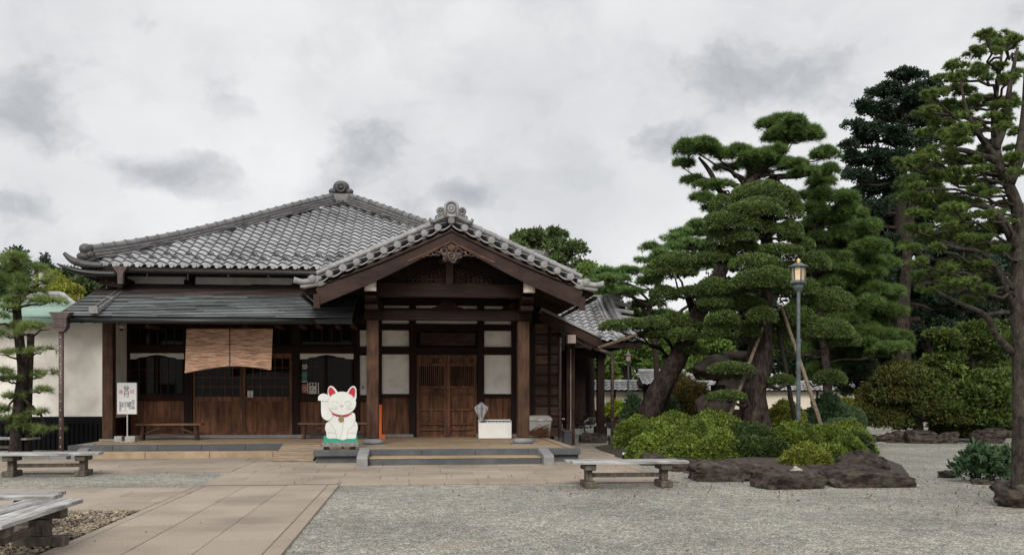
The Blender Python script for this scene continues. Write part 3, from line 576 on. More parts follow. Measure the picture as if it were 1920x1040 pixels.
# main double doors of the porch
x0, x1, z0, z1 = RC(780, 622, 895, 650, WY); mb = MB(); mb.box(x0 + .12, x1 - .05, WY + .0, WY + .12, z0 + .05, z1 - .03); mb.build('over_door_panel', 'wood_board', hall)
def main_door(u0, u1):
    x0, x1, z0, z1 = RC(u0, 665, u1, 820, WY); z0 = FZ + .02; m = MB(); f, b = WY - .02, WY + .1; s = .085; V = lambda v: P(838, v, WY).z
    m.box(x0, x0 + s, f, b, z0, z1); m.box(x1 - s, x1, f, b, z0, z1)
    rails = [(671, 665), (686, 681), (727, 723), (739, 736.5), (769, 766), (796, 793), (806, 803), (820, 815)]
    for a, c in rails: m.box(x0 + s, x1 - s, f + .006, b, V(a), V(c))
    xm = (x0 + x1) / 2; m.box(xm - .03, xm + .03, f + .004, b, V(793), V(739))
    o = m.build('double_door_leaf', 'wood_door', hall)
    m = MB(); m.box(x0 + s, x1 - s, WY + .05, WY + .1, z0, V(727)); m.build('door_panel', 'wood_panel', o); m = MB(); m.box(x0 + s, x1 - s, WY + .05, WY + .1, V(681), V(671)); m.build('door_panel', 'wood_panel', o)
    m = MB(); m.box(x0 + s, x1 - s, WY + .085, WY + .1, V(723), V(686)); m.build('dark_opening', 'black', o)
    m = MB()
    for i in range(12): x = x0 + s + (x1 - x0 - 2 * s) * (i + .5) / 12; m.box(x - .011, x + .011, WY + .03, WY + .06, V(723), V(686))
    m.build('door_lattice', 'wood_door', o)
main_door(781, 838); main_door(838.5, 894)
# porch pillars on moulded stone bases
for cx in (-1.05, 2.65):
    m = MB(); m.box(cx - .145, cx + .145, 22.93, 23.22, FZ + .155, 3.37); m.build('porch_pillar', 'wood_pillar', hall, bevel=.02)
    m = MB(); m.box(cx - .30, cx + .30, 22.77, 23.38, FZ - .002, FZ + .02); m.lathe((cx, 23.075, FZ + .02), [(.21, 0), (.255, .03), (.26, .07), (.235, .105), (.2, .118), (.2, .134)], 20); m.build('pillar_base', 'granite_mid', hall, smooth=False)

# ------------------------------------------------------------------ tiled roofs
def tiles(mb, O, U, V, w, h, tw, rh, clip=None, seg=8, amp=.034, lift=.066):
    """wavy pantiles: O eave corner, U along the eave, V up the slope; every course overlaps the one below with an open lip"""
    O, U, V = Vector(O), Vector(U).normalized(), Vector(V).normalized(); N = U.cross(V); N = N if N.z > 0 else -N
    nc = max(1, round(w / tw)); nr = max(1, round(h / rh)); tw = w / nc; rh = h / nr
    prof = [amp * (math.sin(2 * math.pi * k / seg) + .28 * math.sin(4 * math.pi * k / seg + .6)) for k in range(seg + 1)]
    for r in range(nr):
        t0 = r * rh; rows = [(t0 + .13, lift - .032), (t0, lift - .016), (t0 - .004, lift), (t0 + rh + .13, 0.004)]
        for c in range(nc):
            if clip and not clip((c + .5) * tw, t0 + rh * .5): continue
            vs = []; dz = random.uniform(-.0015, .0015); dt = random.uniform(-.002, .002)
            for t, hz in rows:
                for k in range(seg + 1):
                    p = O + U * ((c + k / seg) * tw) + V * (t + dt) + N * (hz + prof[k] + dz); vs.append(tuple(p))
            q = seg + 1; mb.add(vs, [(j * q + k, j * q + k + 1, (j + 1) * q + k + 1, (j + 1) * q + k) for j in range(3) for k in range(seg)])
def ridge_stack(mb, pts, w=.36, layers=3, r=.105, step=.34, cap=True):
    """layered ridge courses with a row of round cap tiles along a polyline"""
    pts = [Vector(p) for p in pts]; L_ = [0]
    for a, b in zip(pts, pts[1:]): L_.append(L_[-1] + (b - a).length)
    def at(s):
        s = min(max(s, 0), L_[-1] - 1e-6)
        for i in range(len(pts) - 1):
            if s <= L_[i + 1]: return pts[i].lerp(pts[i + 1], (s - L_[i]) / (L_[i + 1] - L_[i]))
    n = max(2, round(L_[-1] / step)); h = .055
    for i in range(n):
        a, b = at(L_[-1] * i / n), at(L_[-1] * (i + 1) / n)
        for k in range(layers):
            o = Vector((0, 0, k * (h + .026) + h / 2)); ww = w - k * .055
            mb.beam(a + o, b + o, ww, h)
            if k < layers - 1: mb.beam(a + o + Vector((0, 0, h / 2 + .013)), b + o + Vector((0, 0, h / 2 + .013)), ww - .16, .028, var=0)
        if cap:
            o = Vector((0, 0, layers * (h + .026) + r * .35)); d = (b - a); mb.tube([a + o, b + o], [r * 1.0, r * .93], 10); mb.tube([a + o - d * .02, a + o + d * .10], [r * 1.13, r * 1.13], 10)
# --- main hip roof: front slope is a triangle
ELX, ERX, EY, EZ = -9.0, 3.96, 25.75, 4.93; APX, APY, APZ = -2.52, 32.25, 8.0
mr_ = MB(); sl = Vector((0, APY - EY, APZ - EZ)); sh = sl.length; hw = (ERX - ELX) / 2
tiles(mr_, (ELX, EY, EZ), (1, 0, 0), sl, ERX - ELX, sh, .295, .355, clip=lambda x, t: abs(x - hw) < hw * (1 - t / sh) + .12)
sl2 = Vector((-(APX - ELX), 0, APZ - EZ)); 
tiles(mr_, (ERX, EY, EZ), (0, 1, 0), (-(ERX - APX), 0, APZ - EZ), 19, Vector((ERX - APX, 0, APZ - EZ)).length, .5, .42, clip=lambda x, t: x > 6.48 * t / 7.17 - .1, seg=5)
tiles(mr_, (ELX, EY + 19, EZ), (0, -1, 0), ((APX - ELX), 0, APZ - EZ), 19, Vector((ERX - APX, 0, APZ - EZ)).length, .5, .42, clip=lambda x, t: (19 - x) > 6.48 * t / 7.17 - .1, seg=5)
roof = mr_.build('hip_roof', 'tile', hall)
def hip_curve(a, b, n=14, sag=.16, tip=.05):
    a, b = Vector(a), Vector(b); out = []
    for i in range(n + 1):
        t = i / n; p = a.lerp(b, t); p.z -= sag * math.sin(math.pi * t) * (1 - t) * 1.2; p.z += tip * (1 - t) ** 6; out.append(p)
    return out
AP = Vector((APX, APY, APZ + .03))
for ex, nm in ((ELX + .32, 0), (ERX - .32, 1)):
    m = MB(); ridge_stack(m, hip_curve((ex, EY + .35, EZ + .20), AP - Vector(((APX - ex) * .02, .1, .0)))); m.build('hip_ridge', 'tile_dark', roof, smooth=False)
m = MB(); ridge_stack(m, [(APX, APY + .1, APZ + .02), (APX, APY + 7, APZ + .02)], .42, 4); m.build('main_ridge', 'tile_dark', roof)
# ornaments: round-headed ridge end tile on a block; small one at the hip foot
m = MB(); c = AP + Vector((0, -.28, .0)); m.box(c.x - .24, c.x + .24, c.y - .06, c.y + .22, c.z - .12, c.z + .27)
m.build('ornament_block', 'tile_dark', roof)
m = MB(); m.ball((c.x, c.y + .06, c.z + .50), (.28, .17, .23), 14, 8); m.ball((c.x - .27, c.y + .04, c.z + .36), (.15, .12, .10), 10, 6); m.ball((c.x + .27, c.y + .04, c.z + .36), (.15, .12, .10), 10, 6); m.torus((c.x, c.y - .11, c.z + .46), .13, .035); m.ball((c.x, c.y - .12, c.z + .46), .06, 8, 6); m.build('ridge_ornament', 'tile_black', roof, smooth=True)
m = MB(); c = Vector((ELX + .22, EY + .22, EZ + .30)); m.ball((c.x, c.y, c.z + .19), (.17, .17, .15), 12, 8); m.ball((c.x - .03, c.y - .03, c.z - .02), (.19, .16, .13), 12, 7, .1); m.tube([(c.x + .02, c.y - .02, c.z + .03), (c.x + .22, c.y - .10, c.z + .03)], .095, 10); m.build('hip_ornament', 'tile_black', roof, smooth=True)
# upturned corner tile
pts, rr = densify([(ELX + .75, EY - .03, EZ + .03), (ELX + .35, EY - .06, EZ + .04), (ELX + .02, EY - .12, EZ + .13), (ELX - .20, EY - .16, EZ + .32)], [.07, .10, .10, .05], 5)
m = MB(); m.tube(pts, rr, 10); m.build('corner_tile', 'tile_black', roof, smooth=True)
# snow guards: small loops in two staggered rows near the eave
for i in range(42):
    x = ELX + .98 + i * .295; r_ = 2 if i % 2 else 3; t = (r_ - .45) * sh / round(sh / .355); p = Vector((x, EY, EZ)) + sl.normalized() * t + Vector((0, 0, .115))
    if not (ELX + .6 + t * .95 < x < ERX - t * .95): continue
    m = MB(); m.torus(p, .078, .017, 12, 5, (1, 0, 0), sl + Vector((0, 0, 3.4))); m.build('snow_guard', 'tile_black', roof)
# eave tiles' round lower faces
m = MB()
for i in range(44): x = ELX + .07 + (i + .28) * (ERX - ELX) / 44; m.lathe((x, EY - .035, EZ + .045), [(.055, -.02), (.062, 0), (.062, .06)], 10, 'y')
m.build('eave_tile_row', 'tile', roof)
# upper eave: soffit, fascia, gutter
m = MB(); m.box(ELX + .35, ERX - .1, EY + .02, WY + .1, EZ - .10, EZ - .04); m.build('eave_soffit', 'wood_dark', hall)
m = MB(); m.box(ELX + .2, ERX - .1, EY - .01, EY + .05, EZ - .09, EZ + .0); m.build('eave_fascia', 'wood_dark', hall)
m = MB(); m.tube([(ELX + 1.12, EY - .11, EZ - .12), (ERX, EY - .11, EZ - .12)], .062, 10); x = ELX + 1.6
m.build('gutter', 'gutter', hall, smooth=True)
for i in range(9): x = ELX + 1.9 + i * 1.05; m = MB(); m.box(x - .012, x + .012, EY - .12, EY - .09, EZ - .34, EZ - .06); m.build('gutter_hanger', 'gutter', hall)
# upturned lower eave board at the corner
pts = [(ELX - .36, EY - .2, EZ + .03), (ELX + .1, EY - .15, EZ - .14), (ELX + .6, EY - .12, EZ - .20), (ELX + 1.15, EY - .1, EZ - .205)]
m = MB(); pp, rr = densify(pts, [.02, .085, .09, .09], 5); m.tube(pp, rr, 8); m.build('corner_gutter', 'gutter', hall, smooth=True)
m = MB(); m.prism([(ELX + .05, EZ - .17), (ELX + 1.2, EZ - .24), (ELX + 1.2, EZ - .55), (ELX + .75, EZ - .5)], EY + .1, WY); m.build('corner_bracket', 'wood_dark', hall)
for i, (u, v) in enumerate(((190, 520), (200, 527), (212, 531))): p = P(u, v, EY + .2); m = MB(); m.beam((p.x, p.y - .1, p.z), (p.x + .35, p.y + 1, p.z - .05), .09, .06); m.build('eave_rafter', 'wood_board', hall)
# hopper and spout that empties into a trough lying on the lower roof
m = MB(); p = P(226, 500, EY - .1); m.prism([(p.x - .17, p.z), (p.x + .19, p.z), (p.x + .17, p.z - .06), (p.x + .09, p.z - .19), (p.x + .08, p.z - .46), (p.x - .045, p.z - .46), (p.x - .055, p.z - .19), (p.x - .15, p.z - .06)], p.y - .1, p.y + .06); m.build('hopper', 'hopper', hall)
# --- upper wall strip
for u0, u1 in ((239, 349), (366, 470), (470, 600)): wbox('upper_panel', 'plaster', u0, 517, u1, 533.5, -.02)
for u0, u1 in ((349, 366),): wbox('upper_post', 'wood_dark', u0, 508, u1, 540, -.05)
wbox('upper_beam', 'wood_darkh', 200, 533.5, 640, 541, -.06); wbox('upper_beam', 'wood_darkh', 200, 507, 640, 517, -.04)
# --- lower roof of fine copper courses
LY, LZ, TZ, LX0, LX1 = 23.1, 3.40, 4.60, -8.47, -1.55
m = MB(); mbn = MB(); n = 23
for i in range(n):
    t0, t1 = i / n, (i + 1) / n; y0, y1 = LY + (WY - LY) * t0, LY + (WY - LY) * t1; z0, z1 = LZ + (TZ - LZ) * t0, LZ + (TZ - LZ) * t1
    x = LX0 - (.08 * t0); k = 0
    while x < LX1:
        xe = min(x + random.uniform(.7, 1.3), LX1); V_ = [(x, y0 - .012, z0 + .032), (xe, y0 - .012, z0 + .032), (xe, y1 + .05, z1 + .006), (x, y1 + .05, z1 + .006), (x, y0 - .012, z0 + .024), (xe, y0 - .012, z0 + .024), (xe, y0 + .03, z0 + .02), (x, y0 + .03, z0 + .02)]
        (m if i < 15 else mbn).add(V_, [(0, 1, 2, 3), (4, 5, 1, 0)]); x = xe
    (m if i < 15 else mbn).add([(LX0, y0 + .02, z0 - .02), (LX1, y0 + .02, z0 - .02), (LX1, y1 + .03, z1 - .02), (LX0, y1 + .03, z1 - .02)], [(0, 1, 2, 3)], .1)
low = m.build('lower_roof', 'copper', hall); mbn.build('upper_courses', 'copper_brown', low)
m = MB(); m.beam((LX0 + .1, LY + .05, LZ - .07), (LX0 + .05, WY, TZ - .07), .06, .11); m.beam((LX0 + .0, LY + .02, LZ + .0), (LX0 - .06, WY, TZ), .08, .05); m.build('verge_board', 'wood_dark', low)
m = MB(); m.box(LX0 + .1, LX1, LY + .03, LY + .08, LZ - .13, LZ - .005); m.build('fascia_board', 'gutter', low)
m = MB(); m.add([(LX0 + .1, LY + .08, LZ - .06), (LX1, LY + .08, LZ - .06), (LX1, WY, TZ - .1), (LX0 + .1, WY, TZ - .1)], [(0, 3, 2, 1)]); m.build('soffit', 'wood_dark', low)
for i in range(24): x = LX0 + .25 + i * .29; m = MB(); m.beam((x, LY + .09, LZ - .115), (x, WY - .1, TZ - .165), .07, .09); m.build('rafter', 'wood_dark', low)
m = MB(); m.tube([(-8.35, 25.61, 3.62), (-1.2, 25.61, 3.62)], .12, 10); m.build('eave_purlin', 'wood_dark', hall, smooth=True)
for u in (565, 597, 632, 662, 460, 520, 280): p = P(u, 612, 25.45); m = MB(); m.tube([(p.x, 25.3, p.z + .02), (p.x, WY - .1, p.z + .04)], .065, 10); m.build('joist', 'wood_pillar', hall, smooth=True)
m = MB(); m.tube([(-8.3, LY - .07, LZ - .10), (LX1 - .9, LY - .07, LZ - .10)], .062, 10); m.tube([(-8.3, LY - .0, LZ - .002), (LX1 - .6, LY - .0, LZ - .002)], .016, 6); m.build('gutter', 'gutter', hall, smooth=True)
m = MB(); a = P(228, 551, 26.3); b = P(176, 590, 23.05); a.z += .06; b.z += .05
for s_ in (-.075, .075): m.beam(a + Vector((s_, 0, .035)), b + Vector((s_, 0, .035)), .02, .10)
m.beam(a, b, .14, .02); m.beam(a + Vector((-.1, 0, .1)), a + Vector((.1, 0, .1)), .12, .1); m.beam(b + Vector((-.1, 0, .06)), b + Vector((.1, 0, .06)), .1, .16); q = a.lerp(b, .45); m.beam(q + Vector((-.08, 0, .08)), q + Vector((.08, 0, .08)), .05, .03); m.build('roof_trough', 'steel', hall)
# hopper box and studded downpipe on the left
m = MB(); cx, cy = -8.33, LY - .09; m.prism([(cx - .24, 3.48), (cx + .24, 3.48), (cx + .20, 3.42), (cx + .15, 3.33), (cx - .13, 3.33), (cx - .20, 3.42)], cy - .13, cy + .13); m.box(cx - .15, cx + .15, cy - .12, cy + .12, 3.13, 3.329); m.prism([(cx - .15, 3.129), (cx + .15, 3.129), (cx + .07, 3.02), (cx - .07, 3.02)], cy - .1, cy + .1); m.box(cx - .1, cx + .1, cy - .13, cy - .121, 3.18, 3.28)
hop = m.build('downpipe_hopper', 'hopper', hall)
m = MB(); m.tube([(cx, cy, 3.03), (cx, cy, .05)], .058, 12); dp = m.build('downpipe', 'pipe', hall, smooth=True)
for i in range(13): z = 2.9 - i * .215; m = MB(); m.ball((cx, cy - .058, z), .014, 6, 4); m.build('stud', 'stud', dp)
m = MB(); m.box(cx - .16, cx + .16, cy - .15, cy + .15, 0, .1); m.build('downpipe_foot', 'granite_mid', hall)

# ------------------------------------------------------------------ porch: beams, gable, roof
CX, PF = .81, 21.5                                    # ridge line x, plane of the verge
ZR = lambda x: 5.52 - .444 * abs(x - CX)              # height of the verge discs
m = MB(); m.box(-.9, 2.5, 22.96, 23.19, 3.365, 3.625); m.build('porch_tie_beam', 'wood_darkh', hall, bevel=.012)
m = MB(); m.box(-1.16, 2.76, 22.35, 22.62, 3.87, 4.20); m.build('porch_gable_beam', 'wood_darkh', hall, bevel=.012)
for cx in (-1.05, 2.65):
    m = MB(); m.box(cx - .20, cx + .20, 22.88, 23.27, 3.371, 3.56); m.box(cx - .155, cx + .155, 22.2, 23.9, 3.561, 3.68); m.prismx([(21.95, 3.86), (21.98, 3.79), (22.3, 3.69), (23.9, 3.69), (24.2, 3.86)], cx - .14, cx + .14); m.build('bracket_block', 'wood_dark', hall, bevel=.01)
    m = MB(); m.box(cx - .14, cx + .14, 21.82, WY, 3.93, 4.18); o = m.build('eave_purlin', 'wood_darkh', hall)
    s_ = -1 if cx < 0 else 1; t0, t1 = (.0, .12) if s_ > 0 else (.12, .0)
    m = MB(); m.prism([(cx - .135, 3.94), (cx + .135, 3.94), (cx + .135, 4.19 - .09 * (s_ > 0)), (cx + .02 * s_, 4.20), (cx - .135, 4.19 - .09 * (s_ < 0))], 21.79, 21.82); m.build('painted_end', 'paleend', o)
    m = MB(); m.prism([(cx - .09, 3.97), (cx + .09, 3.97), (cx + .09, 4.14 - .06 * (s_ > 0)), (cx, 4.16), (cx - .09, 4.14 - .06 * (s_ < 0))], 21.783, 21.788); m.build('end_carving', 'plaster_far', o)
m = MB(); m.prism([(CX - 2.3, 4.205), (CX + 2.3, 4.205), (CX + .02, 5.15), (CX - .02, 5.15)], 22.55, 22.62); m.build('gable_board', 'wood_dark', hall)
for i in range(5):
    z = 4.30 + i * .15; w = 2.05 - (z - 4.2) * 2.1; m = MB(); m.box(CX - w, CX + w, 22.53, 22.551, z, z + .012); m.build('gable_batten', 'wood_darkh', hall)
m = MB(); m.box(CX - .10, CX + .08, 22.40, 22.54, 4.205, 4.68); m.box(CX - .26, CX + .24, 22.36, 22.54, 4.68, 4.78); m.build('gable_strut', 'wood_barge', hall)
def carving(name, pts, y, mat, par, r=.035, seed=0):
    m = MB(); rd = random.Random(seed)
    for x, z in pts:
        k = rd.uniform(.7, 1.2); m.torus((x, y, z), .05 * k, .02 * k, 10, 5, (1, 0, 0), (0, .2, 1)); m.ball((x + rd.uniform(-.05, .05), y - .01, z + rd.uniform(-.04, .04)), r * k, 6, 5)
    return m.build(name, mat, par, smooth=True)
for s_ in (-1, 1):
    carving('gable_carving', [(CX + s_ * (.17 + .11 * i), 4.26 + .09 * j) for i in range(8) for j in range(max(1, 4 - i // 2))], 22.47, 'wood_barge', hall, seed=3)
# frog-leg strut on the tie beam
p = [(-.42, 3.63), (-.36, 3.69), (-.27, 3.70), (-.16, 3.79), (-.10, 3.86), (.10, 3.86), (.16, 3.79), (.27, 3.70), (.36, 3.69), (.42, 3.63)]
m = MB(); m.prism([(CX - .04 + x, z) for x, z in p], 22.98, 23.15); m.build('frog_leg_strut', 'wood_dark', hall)
# barge boards: two layers each side, meeting at the peak
def barge(top0, top1, bot0, bot1, y0, y1, name, mat, xe=3.06, n=8, cut=0):
    for s_ in (-1, 1):
        up = []; dn = []
        for i in range(n + 1):
            t = i / n; x = CX + s_ * xe * t; c = -.07 * math.sin(math.pi * t)
            up.append((x, top0 + (top1 - top0) * t + c)); dn.append((x - s_ * cut * t, bot0 + (bot1 - bot0) * t + c))
        m = MB()
        for i in range(n):
            q = [up[i], up[i + 1], dn[i + 1], dn[i]]; q = q if s_ > 0 else q[::-1]
            m.prism(q[::-1], y0, y1, var=.5)
        m.build(name, mat, hall)
barge(5.43, 4.05, 5.31, 3.96, 21.53, 21.66, 'upper_barge_board', 'wood_barge', 3.2)
barge(5.31, 3.97, 5.06, 3.60, 21.58, 21.69, 'barge_board', 'wood_barge', 3.08, cut=.1)
m = MB(); n = 6
for s_ in (-1, 1):
    for i in range(n): a, b = i / n * 1.0, (i + 1) / n * 1.0; m.beam((CX + s_ * a, 21.572, 5.085 - .475 * a - .02 * math.sin(a * 3.1)), (CX + s_ * b, 21.572, 5.085 - .475 * b - .02 * math.sin(b * 3.1)), .02, .045)
m.build('barge_edge_strip', 'wood_orange', hall)
# pendant under the peak
m = MB(); m.prism([(CX - .27, 4.87), (CX + .27, 4.87), (CX + .05, 5.01), (CX, 5.05), (CX - .05, 5.01)], 21.60, 21.66); m.build('pendant_board', 'wood_orange', hall)
m = MB(); out = []
for i in range(25):
    t = math.pi * i / 24; r = .25 * (1 + .12 * math.cos(7 * t)); out.append((CX - r * math.cos(t), 4.84 - r * 1.0 * math.sin(t)))
m.prism(out, 21.54, 21.61); pend = m.build('gable_pendant', 'carved', hall)
m = MB(); m.torus((CX, 21.53, 4.74), .075, .03, 14, 6); m.ball((CX, 21.53, 4.74), .04, 8, 6)
for s_ in (-1, 1): m.torus((CX + s_ * .17, 21.53, 4.83), .07, .028, 14, 6); m.torus((CX + s_ * .11, 21.53, 4.91), .05, .022, 12, 6); m.ball((CX + s_ * .10, 21.54, 4.66), .035, 8, 6)
m.build('pendant_scroll', 'carved', pend, smooth=True)
for s_ in (-1, 1): carving('pendant_leaf', [(CX + s_ * (.30 + .085 * i), 4.80 - .012 * i + .03 * (i % 2)) for i in range(6)], 21.60, 'carved', pend, .025, 5)
# porch roof slopes
sw = 3.42
for s_ in (-1, 1):
    m = MB(); vx = -s_ * 1.0; vz = .444; ez = ZR(CX + sw) - .0
    if s_ < 0: tiles(m, (CX - sw, 21.62, ez), (0, 1, 0), (1, 0, vz), 6.0, sw * 1.094, .30, .34, seg=6)
    else: tiles(m, (CX + sw, 21.62, ez), (0, 1, 0), (-1, 0, vz), 6.0, sw * 1.094, .30, .34, seg=6)
    pr = m.build('porch_roof_slope', 'tile', hall)
    m = MB()
    for k in range(10):                               # round verge tiles, their discs facing the viewer
        x = CX + s_ * (.31 + .308 * k); z = ZR(x); m2 = MB(); m2.lathe((x, PF - .02, z), [(.068, 0.0), (.084, .012), (.085, .05), (.074, .055), (.074, .5)], 18, 'y'); m2.ball((x, PF - .012, z), (.067, .014, .067), 14, 5); m2.build('verge_tile', 'tile_light', pr, smooth=False)
        # hanging verge tile between two discs: two curved lips
        for dz, th_, y in ((-.075, .03, PF + .01), (-.125, .05, PF + .03)):
            xs = [x + s_ * (-.154 + .308 * q / 8) for q in range(9)]; o_ = []
            top = [(xx, ZR(xx) + dz + .03 - .045 * math.sin(math.pi * q / 8)) for q, xx in enumerate([x - s_ * (.308 - .308 * q / 8) for q in range(9)])]
            bt = [(a, b - th_) for a, b in top]
            for q in range(8):
                qd = [top[q], top[q + 1], bt[q + 1], bt[q]]; m.prism(qd if s_ < 0 else qd[::-1], y, y + .35, var=.5 + .3 * (dz > -.1))
    m.build('verge_lip', 'tile_light', pr)
    m = MB()                                          # two rows of round tiles running down beside the verge, and a lip row
    for dy, hz, r in ((.12, .145, .050), (.42, .205, .072), (.27, .10, .06)):
        L_ = 3.05 if dy < .3 else 2.82; k = 8
        for i in range(k):
            a, b = L_ * i / k, L_ * (i + 1) / k; m.tube([(CX + s_ * a, PF + dy, ZR(CX + a) + hz), (CX + s_ * (b + .01), PF + dy, ZR(CX + b) + hz)], [r * .93, r], 10)
            m.tube([(CX + s_ * (b - .05), PF + dy, ZR(CX + b - .05) + hz), (CX + s_ * b, PF + dy, ZR(CX + b) + hz)], r * 1.12, 10)
    e = 2.86; m.box(CX + s_ * e - .1, CX + s_ * e + .1, PF + .28, PF + .56, ZR(CX + e) + .02, ZR(CX + e) + .27); m.build('descending_ridge', 'tile_light', pr)
    # upturned corner tile
    e = CX + s_ * 3.2; pp, rr = densify([(e - s_ * .25, PF + .08, ZR(e) + .10), (e, PF + .02, ZR(e) + .02), (e + s_ * .18, PF - .0, ZR(e) - .0), (e + s_ * .36, PF - .03, ZR(e) + .03)], [.055, .068, .06, .075], 5)
    m = MB(); m.tube(pp, rr, 12); m.ball((e - s_ * .05, PF - .01, ZR(e) + .06), (.10, .05, .10), 14, 8); m.build('corner_tile', 'tile_light', pr, smooth=True)
    m = MB(); pp, rr = densify([(e - s_ * .3, PF + .06, ZR(e) - .02), (e + s_ * .1, PF + .03, ZR(e) - .10), (e + s_ * .22, PF + .03, ZR(e) - .10)], [.04, .05, .035], 4); m.tube(pp, rr, 10); m.build('corner_lip', 'tile_light', pr, smooth=True)
    # underside: boards, rafters, eave board and gutter
    m = MB(); xo = CX + s_ * 3.36; zi, zo = ZR(CX) - .17, ZR(xo) - .13; m.add([(CX, 21.7, zi), (xo, 21.7, zo), (xo, WY + .5, zo), (CX, WY + .5, zi), (CX, 21.7, zi + .03), (xo, 21.7, zo + .03), (xo, WY + .5, zo + .03), (CX, WY + .5, zi + .03)], [(0, 1, 2, 3), (7, 6, 5, 4), (0, 4, 5, 1)]); m.build('roof_boarding', 'wood_dark', pr)
    for i in range(16): y = 21.85 + i * .33; m = MB(); a = Vector((CX + s_ * 1.7, y, ZR(CX + 1.7) - .20)); b = Vector((CX + s_ * 3.3, y, ZR(CX + 3.3) - .18)); m.beam(a, b, .075, .09); m.build('rafter', 'wood_barge', pr)
    m = MB(); m.box(min(xo, xo - s_ * .06), max(xo, xo - s_ * .06), 21.72, WY, zo - .02, zo + .06); m.build('eave_board', 'wood_barge', pr)
    m = MB(); m.tube([(xo + s_ * .05, 21.75, zo - .07), (xo + s_ * .05, WY - .3, zo - .09)], .05, 8); m.build('gutter', 'gutter', pr, smooth=True)
    q = CX + s_ * 3.13; m = MB(); m.box(min(q, q - s_ * .14), max(q, q - s_ * .14), 21.55, 21.62, ZR(q) - .62, ZR(q) - .30); m.build('barge_end_cap', 'wood_barge', hall)
m = MB(); ridge_stack(m, [(CX, 21.75, 5.60), (CX, 27.6, 5.60)], .34, 2, .09); m.build('porch_ridge', 'tile_dark', hall)
# ridge-end ornament with scrolls
m = MB(); Y0, Z0 = 21.5, 5.63; K = .0123                # metres per photo pixel here
arch = [(-11.5, -1), (-11.5, 18)] + [(-11.5 * math.cos(math.pi * i / 10), 18 + 11 * math.sin(math.pi * i / 10)) for i in range(1, 10)] + [(11.5, 18), (11.5, -1)]
m.prism([(CX + x * K, Z0 + z * K) for x, z in arch][::-1][::-1], Y0, Y0 + .22); orn = m.build('ridge_ornament', 'tile_dark', hall)
m = MB(); m.tube([(CX + x * K, Y0 - .01, Z0 + z * K) for x, z in arch], .035, 8); m.torus((CX, Y0 - .02, Z0 + 15 * K), .072, .024, 16, 6); m.ball((CX, Y0 - .02, Z0 + 15 * K), (.045, .04, .045), 10, 6); m.box(CX - .10, CX + .10, Y0 - .02, Y0 + .01, Z0, Z0 + .05); m.build('ornament_rim', 'tile', orn, smooth=True)
for s_ in (-1, 1):
    m = MB(); S = lambda x, z: (CX + s_ * x * K, Y0 + .03, Z0 + z * K)
    m.torus(S(20, 11), .068, .032, 16, 7); m.ball(S(20, 11), .045, 8, 6); m.torus(S(19, 3), .055, .026, 14, 6); m.ball(S(19, 3), .035, 8, 6); m.torus(S(14, 4.5), .035, .02, 12, 6); m.torus(S(26, -1), .04, .022, 12, 6); m.ball(S(15, 0), .05, 8, 6)
    pp, rr = densify([S(12, 0), S(22, -4), S(32, -9), S(38, -8), S(39.5, -4.5), S(37.5, -3)], [.055, .055, .055, .04, .03, .02], 4); m.tube(pp, rr, 8); m.build('ornament_scroll', 'tile_dark', orn, smooth=True)
m = MB(); m.lathe((CX, PF - .05, ZR(CX) + .02), [(.06, 0), (.085, .01), (.085, .5)], 8, 'y'); m.build('peak_tile', 'tile_dark', hall)

# ------------------------------------------------------------------ right side of the hall: boarded bay, side roof
x0, x1, z0, z1 = RC(997, 590, 1050, 818, WY); mb = MB(); n = 11
for i in range(n): z = FZ + (3.6 - FZ) * i / n; mb.box(x0, x1, WY + .0 + .02 * 0, WY + .13, z + .004, z + (3.6 - FZ) / n - .004)
mb.build('boarded_wall', 'wood_board', hall)
for u in (1001, 1030, 1049): x = P(u, 700, WY).x; m = MB(); m.box(x - .035, x + .035, WY - .05, WY - .002, FZ, 3.6); m.build('batten', 'wood_dark', hall)
for i in range(1, n): z = FZ + (3.6 - FZ) * i / n; m = MB(); m.box(x0 + .04, x1 - .04, WY - .028, WY - .003, z - .025, z + .02); m.build('batten', 'wood_dark', hall)
m = MB(); x0, x1, _, _ = RC(973, 600, 998, 800, WY); m.box(x0, x1, WY - .03, WY + .13, FZ, 4.1); m.build('wainscot_panel', 'wood_dark', hall)
m = MB(); x0, x1, _, _ = RC(1062, 600, 1078, 800, 27.6); m.box(x0, x1, 27.6, 27.85, 0, 3.35); m.build('corner_post', 'wood_pillar', hall, bevel=.01)
m = MB(); x = P(1070, 700, 27.55).x; m.tube([(x, 27.55, 2.9), (x, 27.55, .35)], .014, 6); m.build('rain_wire', 'stud', hall)
m = MB(); x0, x1, _, _ = RC(1077, 600, 1098, 800, 35.6); m.box(x0 - 1.2, x1, 35.6, 40, 0, 4.0); m.build('rear_side_wall', 'wood_dark', hall)
